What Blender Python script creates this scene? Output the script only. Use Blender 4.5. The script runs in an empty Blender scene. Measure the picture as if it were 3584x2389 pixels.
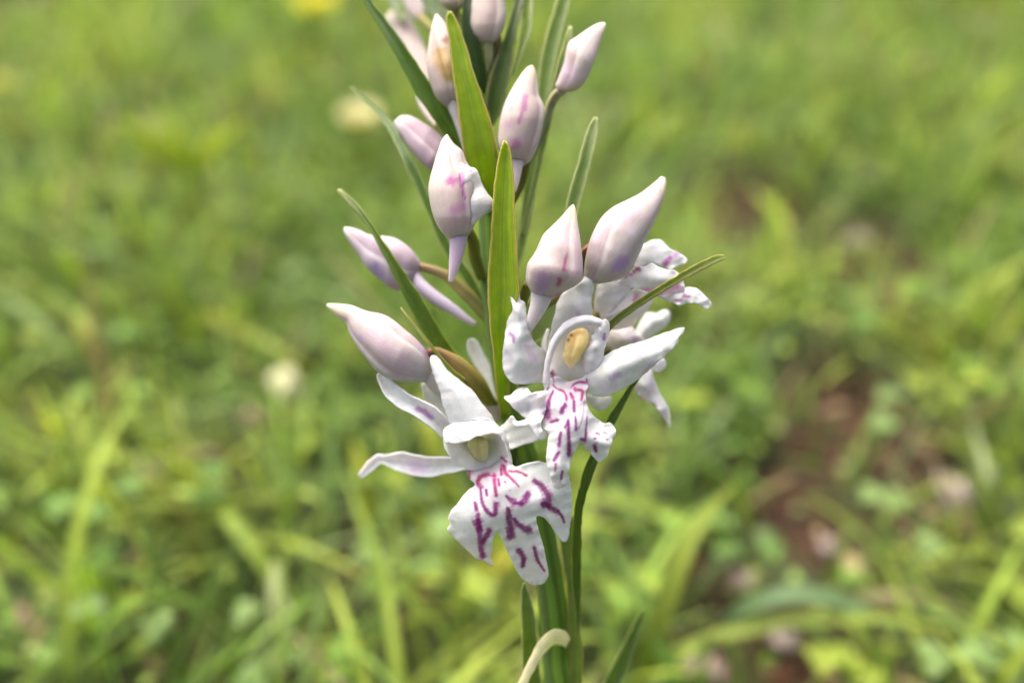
import bpy, math, random
import numpy as np
from mathutils import Vector
from mathutils.geometry import delaunay_2d_cdt

# ------------------------------------------------------------------ scene, camera, light
scene = bpy.context.scene
R = math.radians
CAM_H, PITCH, FOCUS, FRAME_W = 0.165, R(35), 0.085, 0.100      # metres: a phone held a hand's breadth from the spike
SRC_W, SRC_H = 3584.0, 2389.0
FWD = np.array([0, math.cos(PITCH), -math.sin(PITCH)])
UPV = np.array([0, math.sin(PITCH), math.cos(PITCH)])
RIGHT = np.array([1.0, 0, 0])
CAM = np.array([0, 0, CAM_H])

cam_data = bpy.data.cameras.new('camera')
cam_data.sensor_width = 36
cam_data.lens = 36 * FOCUS / FRAME_W
cam_data.clip_start, cam_data.clip_end = 0.005, 500
cam_data.dof.use_dof = True
cam_data.dof.focus_distance = FOCUS
cam_data.dof.aperture_fstop = 8.2
cam = bpy.data.objects.new('camera', cam_data)
cam.location = CAM
cam.rotation_euler = (math.pi / 2 - PITCH, 0, 0)
scene.collection.objects.link(cam)
scene.camera = cam

SUN_EL, SUN_AZ = R(64), R(-35)          # azimuth measured from +Y towards +X: behind the plant, a little to the left
world = bpy.data.worlds.new('World')
scene.world = world
world.use_nodes = True
wn = world.node_tree.nodes
sky = wn.new('ShaderNodeTexSky')
sky.sky_type = 'NISHITA'
sky.sun_disc = False
sky.sun_elevation = SUN_EL
sky.sun_rotation = SUN_AZ
sky.air_density = 0.35
sky.dust_density = 8.0
sky.ozone_density = 0.3
wn['Background'].inputs['Strength'].default_value = 0.15
world.node_tree.links.new(sky.outputs[0], wn['Background'].inputs['Color'])
sun_data = bpy.data.lights.new('sun', 'SUN')
sun_data.energy = 0.75
sun_data.angle = R(60)
sun_data.color = (1.0, 0.96, 0.90)
sun = bpy.data.objects.new('sun', sun_data)
sd = Vector((math.sin(SUN_AZ) * math.cos(SUN_EL), math.cos(SUN_AZ) * math.cos(SUN_EL), math.sin(SUN_EL)))
sun.rotation_euler = (-sd).to_track_quat('-Z', 'Y').to_euler()
scene.collection.objects.link(sun)

vs = scene.view_settings
vs.view_transform = 'Standard'
vs.look = 'None'
vs.gamma = 1
vs.use_curve_mapping = False
vs.exposure = 1.5
scene.cycles.use_denoising = True
scene.cycles.max_bounces = 10
scene.cycles.transmission_bounces = 4
scene.cycles.caustics_reflective = False
scene.cycles.caustics_refractive = False

# ------------------------------------------------------------------ helpers
rng = np.random.default_rng(11)
random.seed(11)
col = scene.collection
MM = 0.001
WORLD_POS = {}

def p3(x, y, d):
    """a point of the photograph (source pixels) at d millimetres behind the focus plane, in metres"""
    x, y, d = np.broadcast_arrays(np.asarray(x, float), np.asarray(y, float), np.asarray(d, float))
    k = FRAME_W / SRC_W / FOCUS
    D = FOCUS + d * MM
    tx, ty = (x - SRC_W / 2) * k, (y - SRC_H / 2) * k
    return CAM + D[..., None] * (FWD + tx[..., None] * RIGHT - ty[..., None] * UPV)

def on_ground(vx, vy, z=0.0):
    """where the sight line through view point (2352-wide picture) meets height z"""
    k = FRAME_W / SRC_W / FOCUS
    x, y = vx / 0.65625, vy / 0.65625
    r = FWD + (x - SRC_W / 2) * k * RIGHT - (y - SRC_H / 2) * k * UPV
    return CAM + r * ((z - CAM_H) / r[2])

ZOOM = {0: (0, 0, 3584 / 2352), 1: (1200, 0, 1000 / 2351), 2: (1100, 600, 700 / 2350), 3: (1700, 600, 900 / 2352),
        4: (1650, 950, 800 / 2353), 5: (1100, 1000, 700 / 2350), 6: (1200, 1400, 1000 / 2351),
        7: (1500, 1850, 900 / 2353), 8: (1700, 1250, 550 / 1725)}

def Q(k, pts):
    ox, oy, s = ZOOM[k]
    return [(ox + p[0] * s, oy + p[1] * s) + tuple(p[2:]) for p in pts]

def catmull(pts, n, closed=False):
    P = np.asarray(pts, float)
    m = len(P)
    if closed:
        idx = lambda i: P[i % m]
        segs = m
    else:
        idx = lambda i: P[min(max(i, 0), m - 1)]
        segs = m - 1
    out = []
    for i in range(segs):
        a, b, c, d = idx(i - 1), idx(i), idx(i + 1), idx(i + 2)
        for t in np.linspace(0, 1, n, endpoint=False):
            out.append(0.5 * (2 * b + (c - a) * t + (2 * a - 5 * b + 4 * c - d) * t * t + (3 * b - a - 3 * c + d) * t ** 3))
    if not closed:
        out.append(P[-1])
    return np.array(out)

def resample(pts, n, smooth=True):
    P = catmull(pts, 8) if smooth else np.asarray(pts, float)
    L = np.r_[0, np.cumsum(np.linalg.norm(np.diff(P[:, :2], axis=0), axis=1))]
    if P.shape[1] == 3:
        L = np.r_[0, np.cumsum(np.linalg.norm(np.diff(P, axis=0), axis=1))]
    t = np.linspace(0, L[-1], n)
    return np.stack([np.interp(t, L, P[:, j]) for j in range(P.shape[1])], 1)

_ph = rng.uniform(0, 6.28, (8, 3))
_kd = rng.normal(size=(8, 2))
def noise2(x, y, wl):
    v = 0
    for i in range(8):
        k = _kd[i] / np.linalg.norm(_kd[i]) * (0.6 + 0.15 * i)
        v = v + np.sin((k[0] * x + k[1] * y) * 6.283 / wl + _ph[i, 0])
    return v / 3.5

def obj_from(name, verts, faces, mat, parent=None, color=None, uv=None, solid=0.0, smooth=True, offset=0.0):
    verts = np.asarray(verts, float)
    base = WORLD_POS[parent] if parent is not None else np.zeros(3)
    c = verts.mean(axis=0)
    me = bpy.data.meshes.new(name)
    me.from_pydata([tuple(v) for v in (verts - c)], [], [tuple(int(i) for i in f) for f in faces])
    if color is not None:
        a = me.color_attributes.new('tone', 'FLOAT_COLOR', 'POINT')
        cc = np.ones((len(verts), 4))
        cc[:, :3] = np.broadcast_to(np.asarray(color, float), (len(verts), 3))
        a.data.foreach_set('color', cc.ravel())
    if uv is not None:
        l = me.uv_layers.new(name='UVMap')
        li = np.zeros(len(me.loops), int)
        me.loops.foreach_get('vertex_index', li)
        l.data.foreach_set('uv', np.asarray(uv, float)[li].ravel())
    if smooth:
        me.polygons.foreach_set('use_smooth', [True] * len(me.polygons))
    me.materials.append(mat)
    me.validate()
    o = bpy.data.objects.new(name, me)
    col.objects.link(o)
    o.location = c - base
    if parent is not None:
        o.parent = parent
    WORLD_POS[o] = c
    if solid:
        s = o.modifiers.new('thickness', 'SOLIDIFY')
        s.thickness = solid * MM
        s.offset = offset
    return o

def empty(name, pos, parent=None):
    o = bpy.data.objects.new(name, None)
    o.empty_display_size = 0.003
    col.objects.link(o)
    base = WORLD_POS[parent] if parent is not None else np.zeros(3)
    o.location = np.asarray(pos, float) - base
    if parent is not None:
        o.parent = parent
    WORLD_POS[o] = np.asarray(pos, float)
    return o

def tag(o, label, category=None, group=None, kind=None):
    if label: o['label'] = label
    if category: o['category'] = category
    if group: o['group'] = group
    if kind: o['kind'] = kind
    return o

# ------------------------------------------------------------------ materials
def new_mat(name):
    m = bpy.data.materials.new(name)
    m.use_nodes = True
    nt = m.node_tree
    return m, nt, nt.nodes['Principled BSDF'], nt.nodes['Material Output']

def mixcol(nt, a, b, fac, mode='MIX'):
    n = nt.nodes.new('ShaderNodeMix')
    n.data_type = 'RGBA'
    n.blend_type = mode
    for sock, v in ((n.inputs[0], fac), (n.inputs[6], a), (n.inputs[7], b)):
        if hasattr(v, 'links'):
            nt.links.new(v, sock)
        else:
            sock.default_value = v if not isinstance(v, tuple) else (*v, 1)
    return n.outputs[2]

def noise_node(nt, scale, detail=3, coord=None, rough=0.5):
    n = nt.nodes.new('ShaderNodeTexNoise')
    n.inputs['Scale'].default_value = scale
    n.inputs['Detail'].default_value = detail
    n.inputs['Roughness'].default_value = rough
    if coord is None:
        t = nt.nodes.new('ShaderNodeTexCoord')
        coord = t.outputs['Object']
    nt.links.new(coord, n.inputs['Vector'])
    return n.outputs['Fac']

def bump(nt, height, strength, dist):
    b = nt.nodes.new('ShaderNodeBump')
    b.inputs['Strength'].default_value = strength
    b.inputs['Distance'].default_value = dist
    nt.links.new(height, b.inputs['Height'])
    return b.outputs['Normal']

def ramp(nt, fac, stops):
    r = nt.nodes.new('ShaderNodeValToRGB')
    e = r.color_ramp.elements
    while len(e) < len(stops):
        e.new(0.5)
    for i, (p, c) in enumerate(stops):
        e[i].position = p
        e[i].color = (*c, 1) if len(c) == 3 else c
    nt.links.new(fac, r.inputs['Fac'])
    return r.outputs['Color']

def tone(nt):
    a = nt.nodes.new('ShaderNodeVertexColor')
    a.layer_name = 'tone'
    return a.outputs['Color']

def petal_material(name, sss, scale_mm, rough, trans, relief=0.35, mott=0.86, veins=0.0):
    m, nt, b, out = new_mat(name)
    n = noise_node(nt, 1500, 4)
    n2 = noise_node(nt, 6500, 2)
    c = mixcol(nt, tone(nt), ramp(nt, n, [(0.32, (mott, mott - .01, mott)), (0.68, (1, 1, 1))]), 1.0, 'MULTIPLY')  # fine mottling puts a crystalline sparkle into the colour
    if veins:
        uvn = nt.nodes.new('ShaderNodeTexCoord')
        mp = nt.nodes.new('ShaderNodeMapping')
        mp.inputs['Scale'].default_value = (60.0, 1.6, 1.0)
        nt.links.new(uvn.outputs['UV'], mp.inputs['Vector'])
        vn = noise_node(nt, 1.0, 2, mp.outputs['Vector'])
        c = mixcol(nt, c, ramp(nt, vn, [(0.35, (.90, .82, .82)), (0.55, (1, 1, 1))]), veins, 'MULTIPLY')
    nt.links.new(c, b.inputs['Base Color'])
    b.inputs['Subsurface Weight'].default_value = sss
    b.inputs['Subsurface Radius'].default_value = (1.0, 0.85, 0.8)
    b.inputs['Subsurface Scale'].default_value = scale_mm * MM
    b.inputs['Roughness'].default_value = rough
    b.inputs['Specular IOR Level'].default_value = 0.22
    add = nt.nodes.new('ShaderNodeMath'); add.operation = 'ADD'
    nt.links.new(n, add.inputs[0]); nt.links.new(n2, add.inputs[1])
    nt.links.new(bump(nt, add.outputs[0], relief, 0.00012), b.inputs['Normal'])
    if trans:
        t = nt.nodes.new('ShaderNodeBsdfTranslucent')
        nt.links.new(c, t.inputs['Color'])
        mx = nt.nodes.new('ShaderNodeMixShader')
        mx.inputs[0].default_value = trans
        nt.links.new(b.outputs[0], mx.inputs[1]); nt.links.new(t.outputs[0], mx.inputs[2])
        nt.links.new(mx.outputs[0], out.inputs['Surface'])
    return m

PETAL = petal_material('orchid_petal', 1.0, 0.7, 0.6, 0.0, 0.3, 0.9)
BUD = petal_material('orchid_bud', 1.0, 2.6, 0.5, 0.0, 0.25, 0.94, 0.28)

def green_material(name, trans=0.3, rough=0.42, vein=0.5, blotch=0.25, sss=0.0, sss_mm=0.6):
    m, nt, b, out = new_mat(name)
    uvn = nt.nodes.new('ShaderNodeTexCoord')
    mp = nt.nodes.new('ShaderNodeMapping')
    mp.inputs['Scale'].default_value = (14.0, 0.8, 1.0)
    nt.links.new(uvn.outputs['UV'], mp.inputs['Vector'])
    v = noise_node(nt, 1.6, 3, mp.outputs['Vector'])
    c = mixcol(nt, tone(nt), ramp(nt, v, [(0.32, (0.62, 0.70, 0.62)), (0.68, (1.28, 1.2, 1.1))]), vein, 'MULTIPLY')
    n = noise_node(nt, 700, 3)
    c = mixcol(nt, c, ramp(nt, n, [(0.35, (0.8, 0.85, 0.8)), (0.65, (1.12, 1.06, 1.0))]), blotch * 2, 'MULTIPLY')
    nt.links.new(c, b.inputs['Base Color'])
    b.inputs['Roughness'].default_value = rough
    b.inputs['Specular IOR Level'].default_value = 0.25
    b.inputs['Subsurface Weight'].default_value = sss
    b.inputs['Subsurface Radius'].default_value = (0.9, 1.0, 0.3)
    b.inputs['Subsurface Scale'].default_value = sss_mm * MM
    if not trans:
        nt.links.new(bump(nt, v, 0.4, 0.0002), b.inputs['Normal'])
        return m
    nt.links.new(bump(nt, v, 0.5, 0.0002), b.inputs['Normal'])
    t = nt.nodes.new('ShaderNodeBsdfTranslucent')
    tc = mixcol(nt, c, (1.4, 1.4, 0.6), 1.0, 'MULTIPLY')
    nt.links.new(tc, t.inputs['Color'])
    mx = nt.nodes.new('ShaderNodeMixShader')
    mx.inputs[0].default_value = trans
    nt.links.new(b.outputs[0], mx.inputs[1]); nt.links.new(t.outputs[0], mx.inputs[2])
    nt.links.new(mx.outputs[0], out.inputs['Surface'])
    return m

BRACT = green_material('orchid_bract', 0.0, vein=0.85, blotch=0.35, sss=1.0, sss_mm=0.8)
STEM = green_material('orchid_stem', 0.0, 0.55, 0.6, 0.3, sss=0.5, sss_mm=0.7)
LEAF = green_material('meadow_leaf', 0.36, 0.5, 0.4, 0.2)

# ------------------------------------------------------------------ shape builders
WHITE = np.array([0.80, 0.81, 0.815])
PURPLE = np.array([0.175, 0.003, 0.140])
MAGENTA = np.array([0.27, 0.004, 0.105])
LILAC = np.array([0.36, 0.14, 0.42])

def seg_dist(x, y, a, b):
    ax, ay = a; bx, by = b
    dx, dy = bx - ax, by - ay
    L = dx * dx + dy * dy + 1e-9
    t = np.clip(((x - ax) * dx + (y - ay) * dy) / L, 0, 1)
    return np.hypot(x - ax - t * dx, y - ay - t * dy), t

def paint(colr, x, y, marks, k):
    """markings: (points, full width start, full width end, colour, strength, softness) in zoom pixels of zoom k"""
    s = ZOOM[k][2]
    for mk in marks:
        pts, w0, w1, c = mk[:4]
        st = mk[4] if len(mk) > 4 else 0.95
        so = mk[5] if len(mk) > 5 else 0.6
        P = Q(k, pts)
        if len(P) == 1:
            P = [P[0], (P[0][0] + 0.01, P[0][1])]
        elif len(P) > 2:
            P = [tuple(q) for q in catmull(P, 5)]
        m = np.zeros_like(x)
        halo = np.zeros_like(x)
        n = len(P) - 1
        wob = 1 + 0.22 * noise2(x, y, 22.0)
        for i in range(n):
            d, t = seg_dist(x, y, P[i][:2], P[i + 1][:2])
            r = 0.59 * s * (w0 + (w1 - w0) * (i + t) / n) * wob
            e = np.maximum(so * r, 2.2)
            v = np.clip((r + e - d) / (2 * e), 0, 1)
            m = np.maximum(m, v * v * (3 - 2 * v))
            halo = np.maximum(halo, np.exp(-(np.maximum(d - r, 0) / (5 + .5 * r)) ** 2))
        if len(mk) < 5:                  # strong lip marks bleed a little lilac into the tissue around them
            hh = (halo * .20)[:, None]
            colr = colr * (1 - hh) + np.array([.62, .36, .60]) * hh
        m = (m * st * np.clip(1.0 + .12 * noise2(x + 9, y - 5, 17.0), .8, 1))[:, None]
        colr = colr * (1 - m) + np.asarray(c) * m
    return colr

def tps(ctrl):
    C = np.asarray(ctrl, float)
    P = C[:, :2] / 100.0
    n = len(P)
    r = np.linalg.norm(P[:, None] - P[None], axis=2)
    K = np.where(r > 0, r * r * np.log(r + 1e-12), 0) + np.eye(n) * 0.02
    A = np.zeros((n + 3, n + 3))
    A[:n, :n] = K
    A[:n, n] = 1; A[:n, n + 1:] = P
    A[n:, :n] = A[:n, n:].T
    w = np.linalg.lstsq(A, np.r_[C[:, 2], 0, 0, 0], rcond=None)[0]
    def f(x, y):
        X = np.stack([x, y], 1) / 100.0
        r = np.linalg.norm(X[:, None] - P[None], axis=2)
        return np.where(r > 0, r * r * np.log(r + 1e-12), 0) @ w[:n] + w[n] + X @ w[n + 1:]
    return f

def sheet(name, k, outline, ctrl, parent, marks=(), base=WHITE, base_fn=None, dome=0.0, domew=25.0, ripple=0.12,
          frill=0.25, step=5.0, solid=0.14, mat=None, rough_edge=1.2):
    """a curved petal: its outline, a smooth depth surface through control points (mm), a rolled rim and thickness"""
    O = catmull(Q(k, outline), 6, closed=True)
    # even spacing along the rim
    O2 = np.vstack([O, O[:1]])
    L = np.r_[0, np.cumsum(np.linalg.norm(np.diff(O2, axis=0), axis=1))]
    n = max(24, int(L[-1] / step))
    t = np.linspace(0, L[-1], n, endpoint=False)
    B = np.stack([np.interp(t, L, O2[:, j]) for j in range(2)], 1)
    B = B + np.stack([noise2(B[:, 0], B[:, 1] + 77, 40), noise2(B[:, 0] + 31, B[:, 1], 40)], 1) * rough_edge
    lo, hi = B.min(0), B.max(0)
    gx, gy = np.meshgrid(np.arange(lo[0], hi[0], step), np.arange(lo[1], hi[1], step * 0.866))
    gx = gx + (np.arange(gx.shape[0]) % 2)[:, None] * step * 0.5
    X, Y = gx.ravel(), gy.ravel()
    ins = np.zeros(len(X), bool)
    dist = np.full(len(X), 1e9)
    for i in range(n):
        a, b = B[i], B[(i + 1) % n]
        cond = (a[1] > Y) != (b[1] > Y)
        xi = (b[0] - a[0]) * (Y - a[1]) / (b[1] - a[1] + 1e-12) + a[0]
        ins ^= cond & (X < xi)
        dist = np.minimum(dist, seg_dist(X, Y, a, b)[0])
    keep = ins & (dist > step * 0.55)
    X, Y, dist = X[keep], Y[keep], dist[keep]
    pts = [Vector(p) for p in B] + [Vector((x, y)) for x, y in zip(X, Y)]
    edges = [(i, (i + 1) % n) for i in range(n)]
    vv, ee, ff, ov, oe, of = delaunay_2d_cdt(pts, edges, [], 1, 1e-6)
    V = np.array([(v.x, v.y) for v in vv])
    bd = np.full(len(V), 1e9)
    for i in range(n):
        bd = np.minimum(bd, seg_dist(V[:, 0], V[:, 1], B[i], B[(i + 1) % n])[0])
    x, y = V[:, 0], V[:, 1]
    C = Q(k, ctrl)
    d = tps(C)(x, y) if len(C) > 3 else np.full(len(x), np.mean([c[2] for c in C]))
    d = d + 0.35 * dome * np.exp(-bd / (domew * .8))
    d = d + ripple * noise2(x, y, 130) + frill * np.exp(-bd / 18.0) * noise2(x + 500, y, 55)
    W = p3(x, y, d)
    colr = np.broadcast_to(np.asarray(base, float), (len(x), 3)).copy()
    if base_fn is not None:
        colr = base_fn(x, y, bd, colr)
    colr = colr * .80 * (1 + 0.02 * noise2(x, y, 60))[:, None]
    colr = paint(colr, x, y, marks, k)
    # faces turned towards the camera
    F = []
    for f in ff:
        a, b, c = (V[i] for i in f[:3])
        F.append(tuple(f) if (b[0] - a[0]) * (c[1] - a[1]) - (b[1] - a[1]) * (c[0] - a[0]) < 0 else tuple(reversed(f)))
    return obj_from(name, W, F, mat or PETAL, parent, color=np.clip(colr, 0, 1), uv=np.stack([x / 500, y / 500], 1),
                    solid=solid, offset=-1.0)

def ribbon(name, k, left, right, depth, parent, mat, base, edge=None, edgew=0.12, keel=0.8, marks=(), nu=56, nv=17,
           solid=0.16, tip=None, twist=0.0, wave=0.0, base_fn=None):
    """a blade between two edges; depth (mm) runs from the first to the last point, keel folds the middle away (+) or near (-)"""
    Lp, Rp = resample(Q(k, left), nu), resample(Q(k, right), nu)
    wv = np.minimum(1, np.hypot(*(Rp - Lp).T) / 30)[:, None]
    Lp = Lp + wv * 1.3 * np.stack([noise2(Lp[:, 0], Lp[:, 1], 48), noise2(Lp[:, 1], Lp[:, 0], 48)], 1)
    Rp = Rp + wv * 1.3 * np.stack([noise2(Rp[:, 0] + 90, Rp[:, 1], 48), noise2(Rp[:, 1], Rp[:, 0] + 90, 48)], 1)
    dd = np.interp(np.linspace(0, 1, nu), np.linspace(0, 1, len(depth)), depth)
    kk = np.ones(5) / 5
    dd = np.convolve(np.pad(dd, 2, mode='edge'), kk, 'valid')
    u = np.linspace(0, 1, nu)[:, None]
    v = np.linspace(0, 1, nv)[None]
    x = Lp[:, :1] * (1 - v) + Rp[:, :1] * v
    y = Lp[:, 1:2] * (1 - v) + Rp[:, 1:2] * v
    wid = np.hypot(*(Rp - Lp).T)[:, None] * 0.0279      # mm
    prof = 1 - np.abs(2 * v - 1) ** 1.5
    d = dd[:, None] + keel * prof * np.clip(wid / 2.0, 0, 1.3) + twist * (v - 0.5) * wid
    d = d + wave * np.sin(u * 9 + v * 2) * np.abs(v - .5)
    x, y, d = x.ravel(), y.ravel(), d.ravel()
    W = p3(x, y, d)
    vv = np.broadcast_to(v, (nu, nv)).ravel(); uu = np.broadcast_to(u, (nu, nv)).ravel()
    colr = np.broadcast_to(np.asarray(base, float), (len(x), 3)).copy()
    if base_fn is not None:
        colr = base_fn(uu, vv, colr)
    if tip is not None:
        f = np.clip(1 - uu / 0.22, 0, 1)[:, None] ** 1.5
        colr = colr * (1 - f) + np.asarray(tip) * f
    if edge is not None:
        e = np.exp(-(np.minimum(vv, 1 - vv) / edgew) ** 2)[:, None] * 0.8
        colr = colr * (1 - e) + np.asarray(edge) * e
    colr = colr * (.78 if mat.name == 'orchid_petal' else 1.0) * (1 + 0.05 * noise2(x, y, 45))[:, None]
    colr = paint(colr, x, y, marks, k)
    F = []
    for i in range(nu - 1):
        for j in range(nv - 1):
            a = i * nv + j
            F.append((a, a + nv, a + nv + 1, a + 1))
    return obj_from(name, W, F, mat, parent, color=np.clip(colr, 0, 1), uv=np.stack([vv, uu], 1), solid=solid)

def swell(name, k, left, right, depth, parent, mat, base_fn, marks=(), nu=72, nv=80, flat=0.85, seams=(), seam_depth=0.10,
          marks_front=True, tip_round=0.5):
    """a closed bud or column: two outline edges from tip to base, a rounded section with petal seams"""
    Lp, Rp = resample(Q(k, left), nu), resample(Q(k, right), nu)
    dd = np.interp(np.linspace(0, 1, nu), np.linspace(0, 1, len(depth)), depth)
    c = (Lp + Rp) / 2
    h = (Rp - Lp) / 2
    th = np.linspace(0, 2 * math.pi, nv, endpoint=False)
    rad = np.linalg.norm(h, axis=1)
    u = np.linspace(0, 1, nu)
    X, Y, D, U, T = [], [], [], [], []
    for i in range(nu):
        m = 1 + .022 * noise2(u[i] * 3.1 + Lp[0, 0], np.cos(th) * .5 + Lp[0, 1], .9) * math.sin(math.pi * u[i])
        env = np.sin(math.pi * np.clip(u[i] * 0.92 + 0.06, 0, 1)) ** 0.5
        for s in seams:
            a0, sl, wd = s
            dth = (th - (a0 + sl * (u[i] - .5)) + math.pi) % (2 * math.pi) - math.pi
            m -= seam_depth * env * (np.exp(-(dth / wd) ** 2) * (dth > 0) + np.exp(-(dth / (wd * 0.25)) ** 2) * (dth <= 0))
        X.append(c[i, 0] + h[i, 0] * np.cos(th) * m)
        Y.append(c[i, 1] + h[i, 1] * np.cos(th) * m)
        D.append(dd[i] - rad[i] * 0.0279 * flat * np.sin(th) * m)
        U.append(np.full(nv, u[i])); T.append(th)
    X, Y, D, U, T = (np.concatenate(a) for a in (X, Y, D, U, T))
    # end caps
    X = np.r_[X, c[0, 0], c[-1, 0]]; Y = np.r_[Y, c[0, 1], c[-1, 1]]; D = np.r_[D, dd[0], dd[-1]]
    U = np.r_[U, 0, 1]; T = np.r_[T, 1.57, 1.57]
    W = p3(X, Y, D)
    colr = base_fn(U, T, X, Y)
    colr = colr * (1 + 0.025 * noise2(X, Y, 70))[:, None]
    for s in seams:                      # tucked-under petal pinker; seam shade and pale free edge painted to show lost relief
        a0, sl, wd = s
        dth = (T - (a0 + sl * (U - .5)) + math.pi) % (2 * math.pi) - math.pi
        env = np.clip(np.sin(math.pi * U), 0, 1) ** .5
        under = (env * np.clip(dth / .05, 0, 1) * np.exp(-(np.clip(dth, 0, 9) / (wd * 2.2)) ** 2))[:, None]
        lipe = (env * np.exp(-((dth + .06) / .06) ** 2))[:, None]
        colr = colr * (1 - under * np.array([.07, .14, .11])) * (1 + .10 * lipe)
    if marks:
        front = (np.sin(T) > -0.15)
        cm = paint(colr, X, Y, [(q[0], q[1], q[2], tuple(np.array(q[3]) * .82), min(.95, (q[4] if len(q) > 4 else .95) * 1.15), q[5] if len(q) > 5 else .6) for q in marks], k)
        colr = np.where(front[:, None], cm, colr)
    F = []
    for i in range(nu - 1):
        for j in range(nv):
            a, b = i * nv + j, i * nv + (j + 1) % nv
            F.append((a, b, b + nv, a + nv))
    t0, t1 = nu * nv, nu * nv + 1
    for j in range(nv):
        F.append((t0, (j + 1) % nv, j))
        F.append((t1, (nu - 1) * nv + j, (nu - 1) * nv + (j + 1) % nv))
    return obj_from(name, W, F, mat, parent, color=np.clip(colr, 0, 1), uv=np.stack([T / 6.283, U], 1))

def tube3(name, P, rad, parent, mat, color, n=64, nv=20, ribs=0, ribd=0.06):
    """a round tube along 3-D points (metres); rad in metres along it; color (n,3) or one colour or f(u, theta)"""
    P = resample(P, n)
    rad = np.interp(np.linspace(0, 1, n), np.linspace(0, 1, len(rad)), rad)
    T = np.gradient(P, axis=0)
    T /= np.linalg.norm(T, axis=1)[:, None]
    ref = np.array([0.31, 0.83, 0.2])
    V, U, TH = [], [], []
    th = np.linspace(0, 2 * math.pi, nv, endpoint=False)
    for i in range(n):
        a = np.cross(T[i], ref); a /= np.linalg.norm(a)
        b = np.cross(T[i], a)
        m = 1 + (ribd * np.cos(th * ribs + 1.3 * math.sin(i * 0.05)) if ribs else 0)
        V.append(P[i] + rad[i] * ((np.cos(th) * m)[:, None] * a + (np.sin(th) * m)[:, None] * b))
        U.append(np.full(nv, i / (n - 1))); TH.append(th)
    V = np.vstack(V + [P[:1], P[-1:]])
    U = np.r_[np.concatenate(U), 0, 1]; TH = np.r_[np.concatenate(TH), 0, 0]
    F = []
    for i in range(n - 1):
        for j in range(nv):
            a, b = i * nv + j, i * nv + (j + 1) % nv
            F.append((a, b, b + nv, a + nv))
    for j in range(nv):
        F.append((n * nv, (j + 1) % nv, j))
        F.append((n * nv + 1, (n - 1) * nv + j, (n - 1) * nv + (j + 1) % nv))
    c = color(U, TH) if callable(color) else np.asarray(color) * (.74 if mat.name == 'orchid_bud' else 1.0)
    return obj_from(name, V, F, mat, parent, color=c, uv=np.stack([TH / 6.283, U], 1))

def tube(name, k, pts, rpx, parent, mat, color, **kw):
    """tube along (x, y, depth mm) points of zoom k; rpx radii in zoom pixels"""
    q = np.array(Q(k, pts), float)
    r = [v * ZOOM[k][2] * FRAME_W / SRC_W for v in rpx]
    return tube3(name, p3(q[:, 0], q[:, 1], q[:, 2]), r, parent, mat, color, **kw)

# ------------------------------------------------------------------ the meadow: ground
def ground_height(x, y):
    return 0.0035 * noise2(x, y, 0.11) + 0.002 * noise2(x + 3, y - 2, 0.037)

# bare, reddish soil patches: view point (2352 wide) and radius in metres
BARE = [(1720, 452, .034), (1960, 905, .020), (2060, 1000, .017), (1880, 1000, .012), (1640, 1290, .012), (800, 1245, .012),
        (1880, 1530, .015), (1620, 1500, .010), (480, 490, .014), (960, 1310, .013), (640, 1480, .010), (390, 1410, .010), (1800, 1090, .012),
        (2130, 1170, .012), (490, 1040, .010), (2010, 570, .030), (1500, 960, .010), (20, 10, .05), (1900, 1180, .012), (1380, 700, .01)]
BARE_XY = [(*on_ground(a, b, 0.004)[:2], r * .92) for a, b, r in BARE]
def bare(x, y):
    m = np.zeros_like(x)
    for bx, by, r in BARE_XY:
        d2 = ((x - bx) ** 2 + ((y - by) / 1.35) ** 2) / (r * r)
        m = np.maximum(m, np.exp(-d2 * d2))
    return m

def axis(lo, hi, n_near, near, n_far):
    a = np.linspace(-near, near, n_near)
    f = np.geomspace(near, hi, n_far)[1:]
    return np.r_[-f[::-1], a, f]
ga = axis(-1, 120, 420, 1.3, 40)
GX, GY = np.meshgrid(ga, ga)
GZ = ground_height(GX, GY) * np.exp(-(np.hypot(GX, GY) / 6) ** 2) - 0.007 * bare(GX, GY)
GV = np.stack([GX.ravel(), GY.ravel(), GZ.ravel()], 1)
ng = len(ga)
ii = (np.arange(ng - 1)[:, None] * ng + np.arange(ng - 1)[None]).ravel()
GF = np.stack([ii, ii + 1, ii + ng + 1, ii + ng], 1)
soil, nt, b, out = new_mat('meadow_soil')
geo = nt.nodes.new('ShaderNodeNewGeometry')
n1 = noise_node(nt, 28, 5, geo.outputs['Position'])
n2 = noise_node(nt, 150, 6, geo.outputs['Position'], 0.75)
dirt = ramp(nt, n2, [(0.40, (0.008, 0.003, 0.001)), (0.50, (0.055, 0.018, 0.006)), (0.62, (0.17, 0.075, 0.035))])  # soil tones, darkened to carry the shade of the hollows too
mossy = ramp(nt, n2, [(0.3, (0.025, 0.045, 0.010)), (0.7, (0.10, 0.14, 0.03))])
moss_f = ramp(nt, n1, [(0.25, (0, 0, 0)), (0.42, (1, 1, 1))])
bm = nt.nodes.new('ShaderNodeMath'); bm.operation = 'SUBTRACT'; bm.use_clamp = True
sp = nt.nodes.new('ShaderNodeSeparateColor'); nt.links.new(tone(nt), sp.inputs[0])
nt.links.new(moss_f, bm.inputs[0]); nt.links.new(sp.outputs[0], bm.inputs[1])
near_c = mixcol(nt, dirt, mossy, bm.outputs[0])
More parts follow.
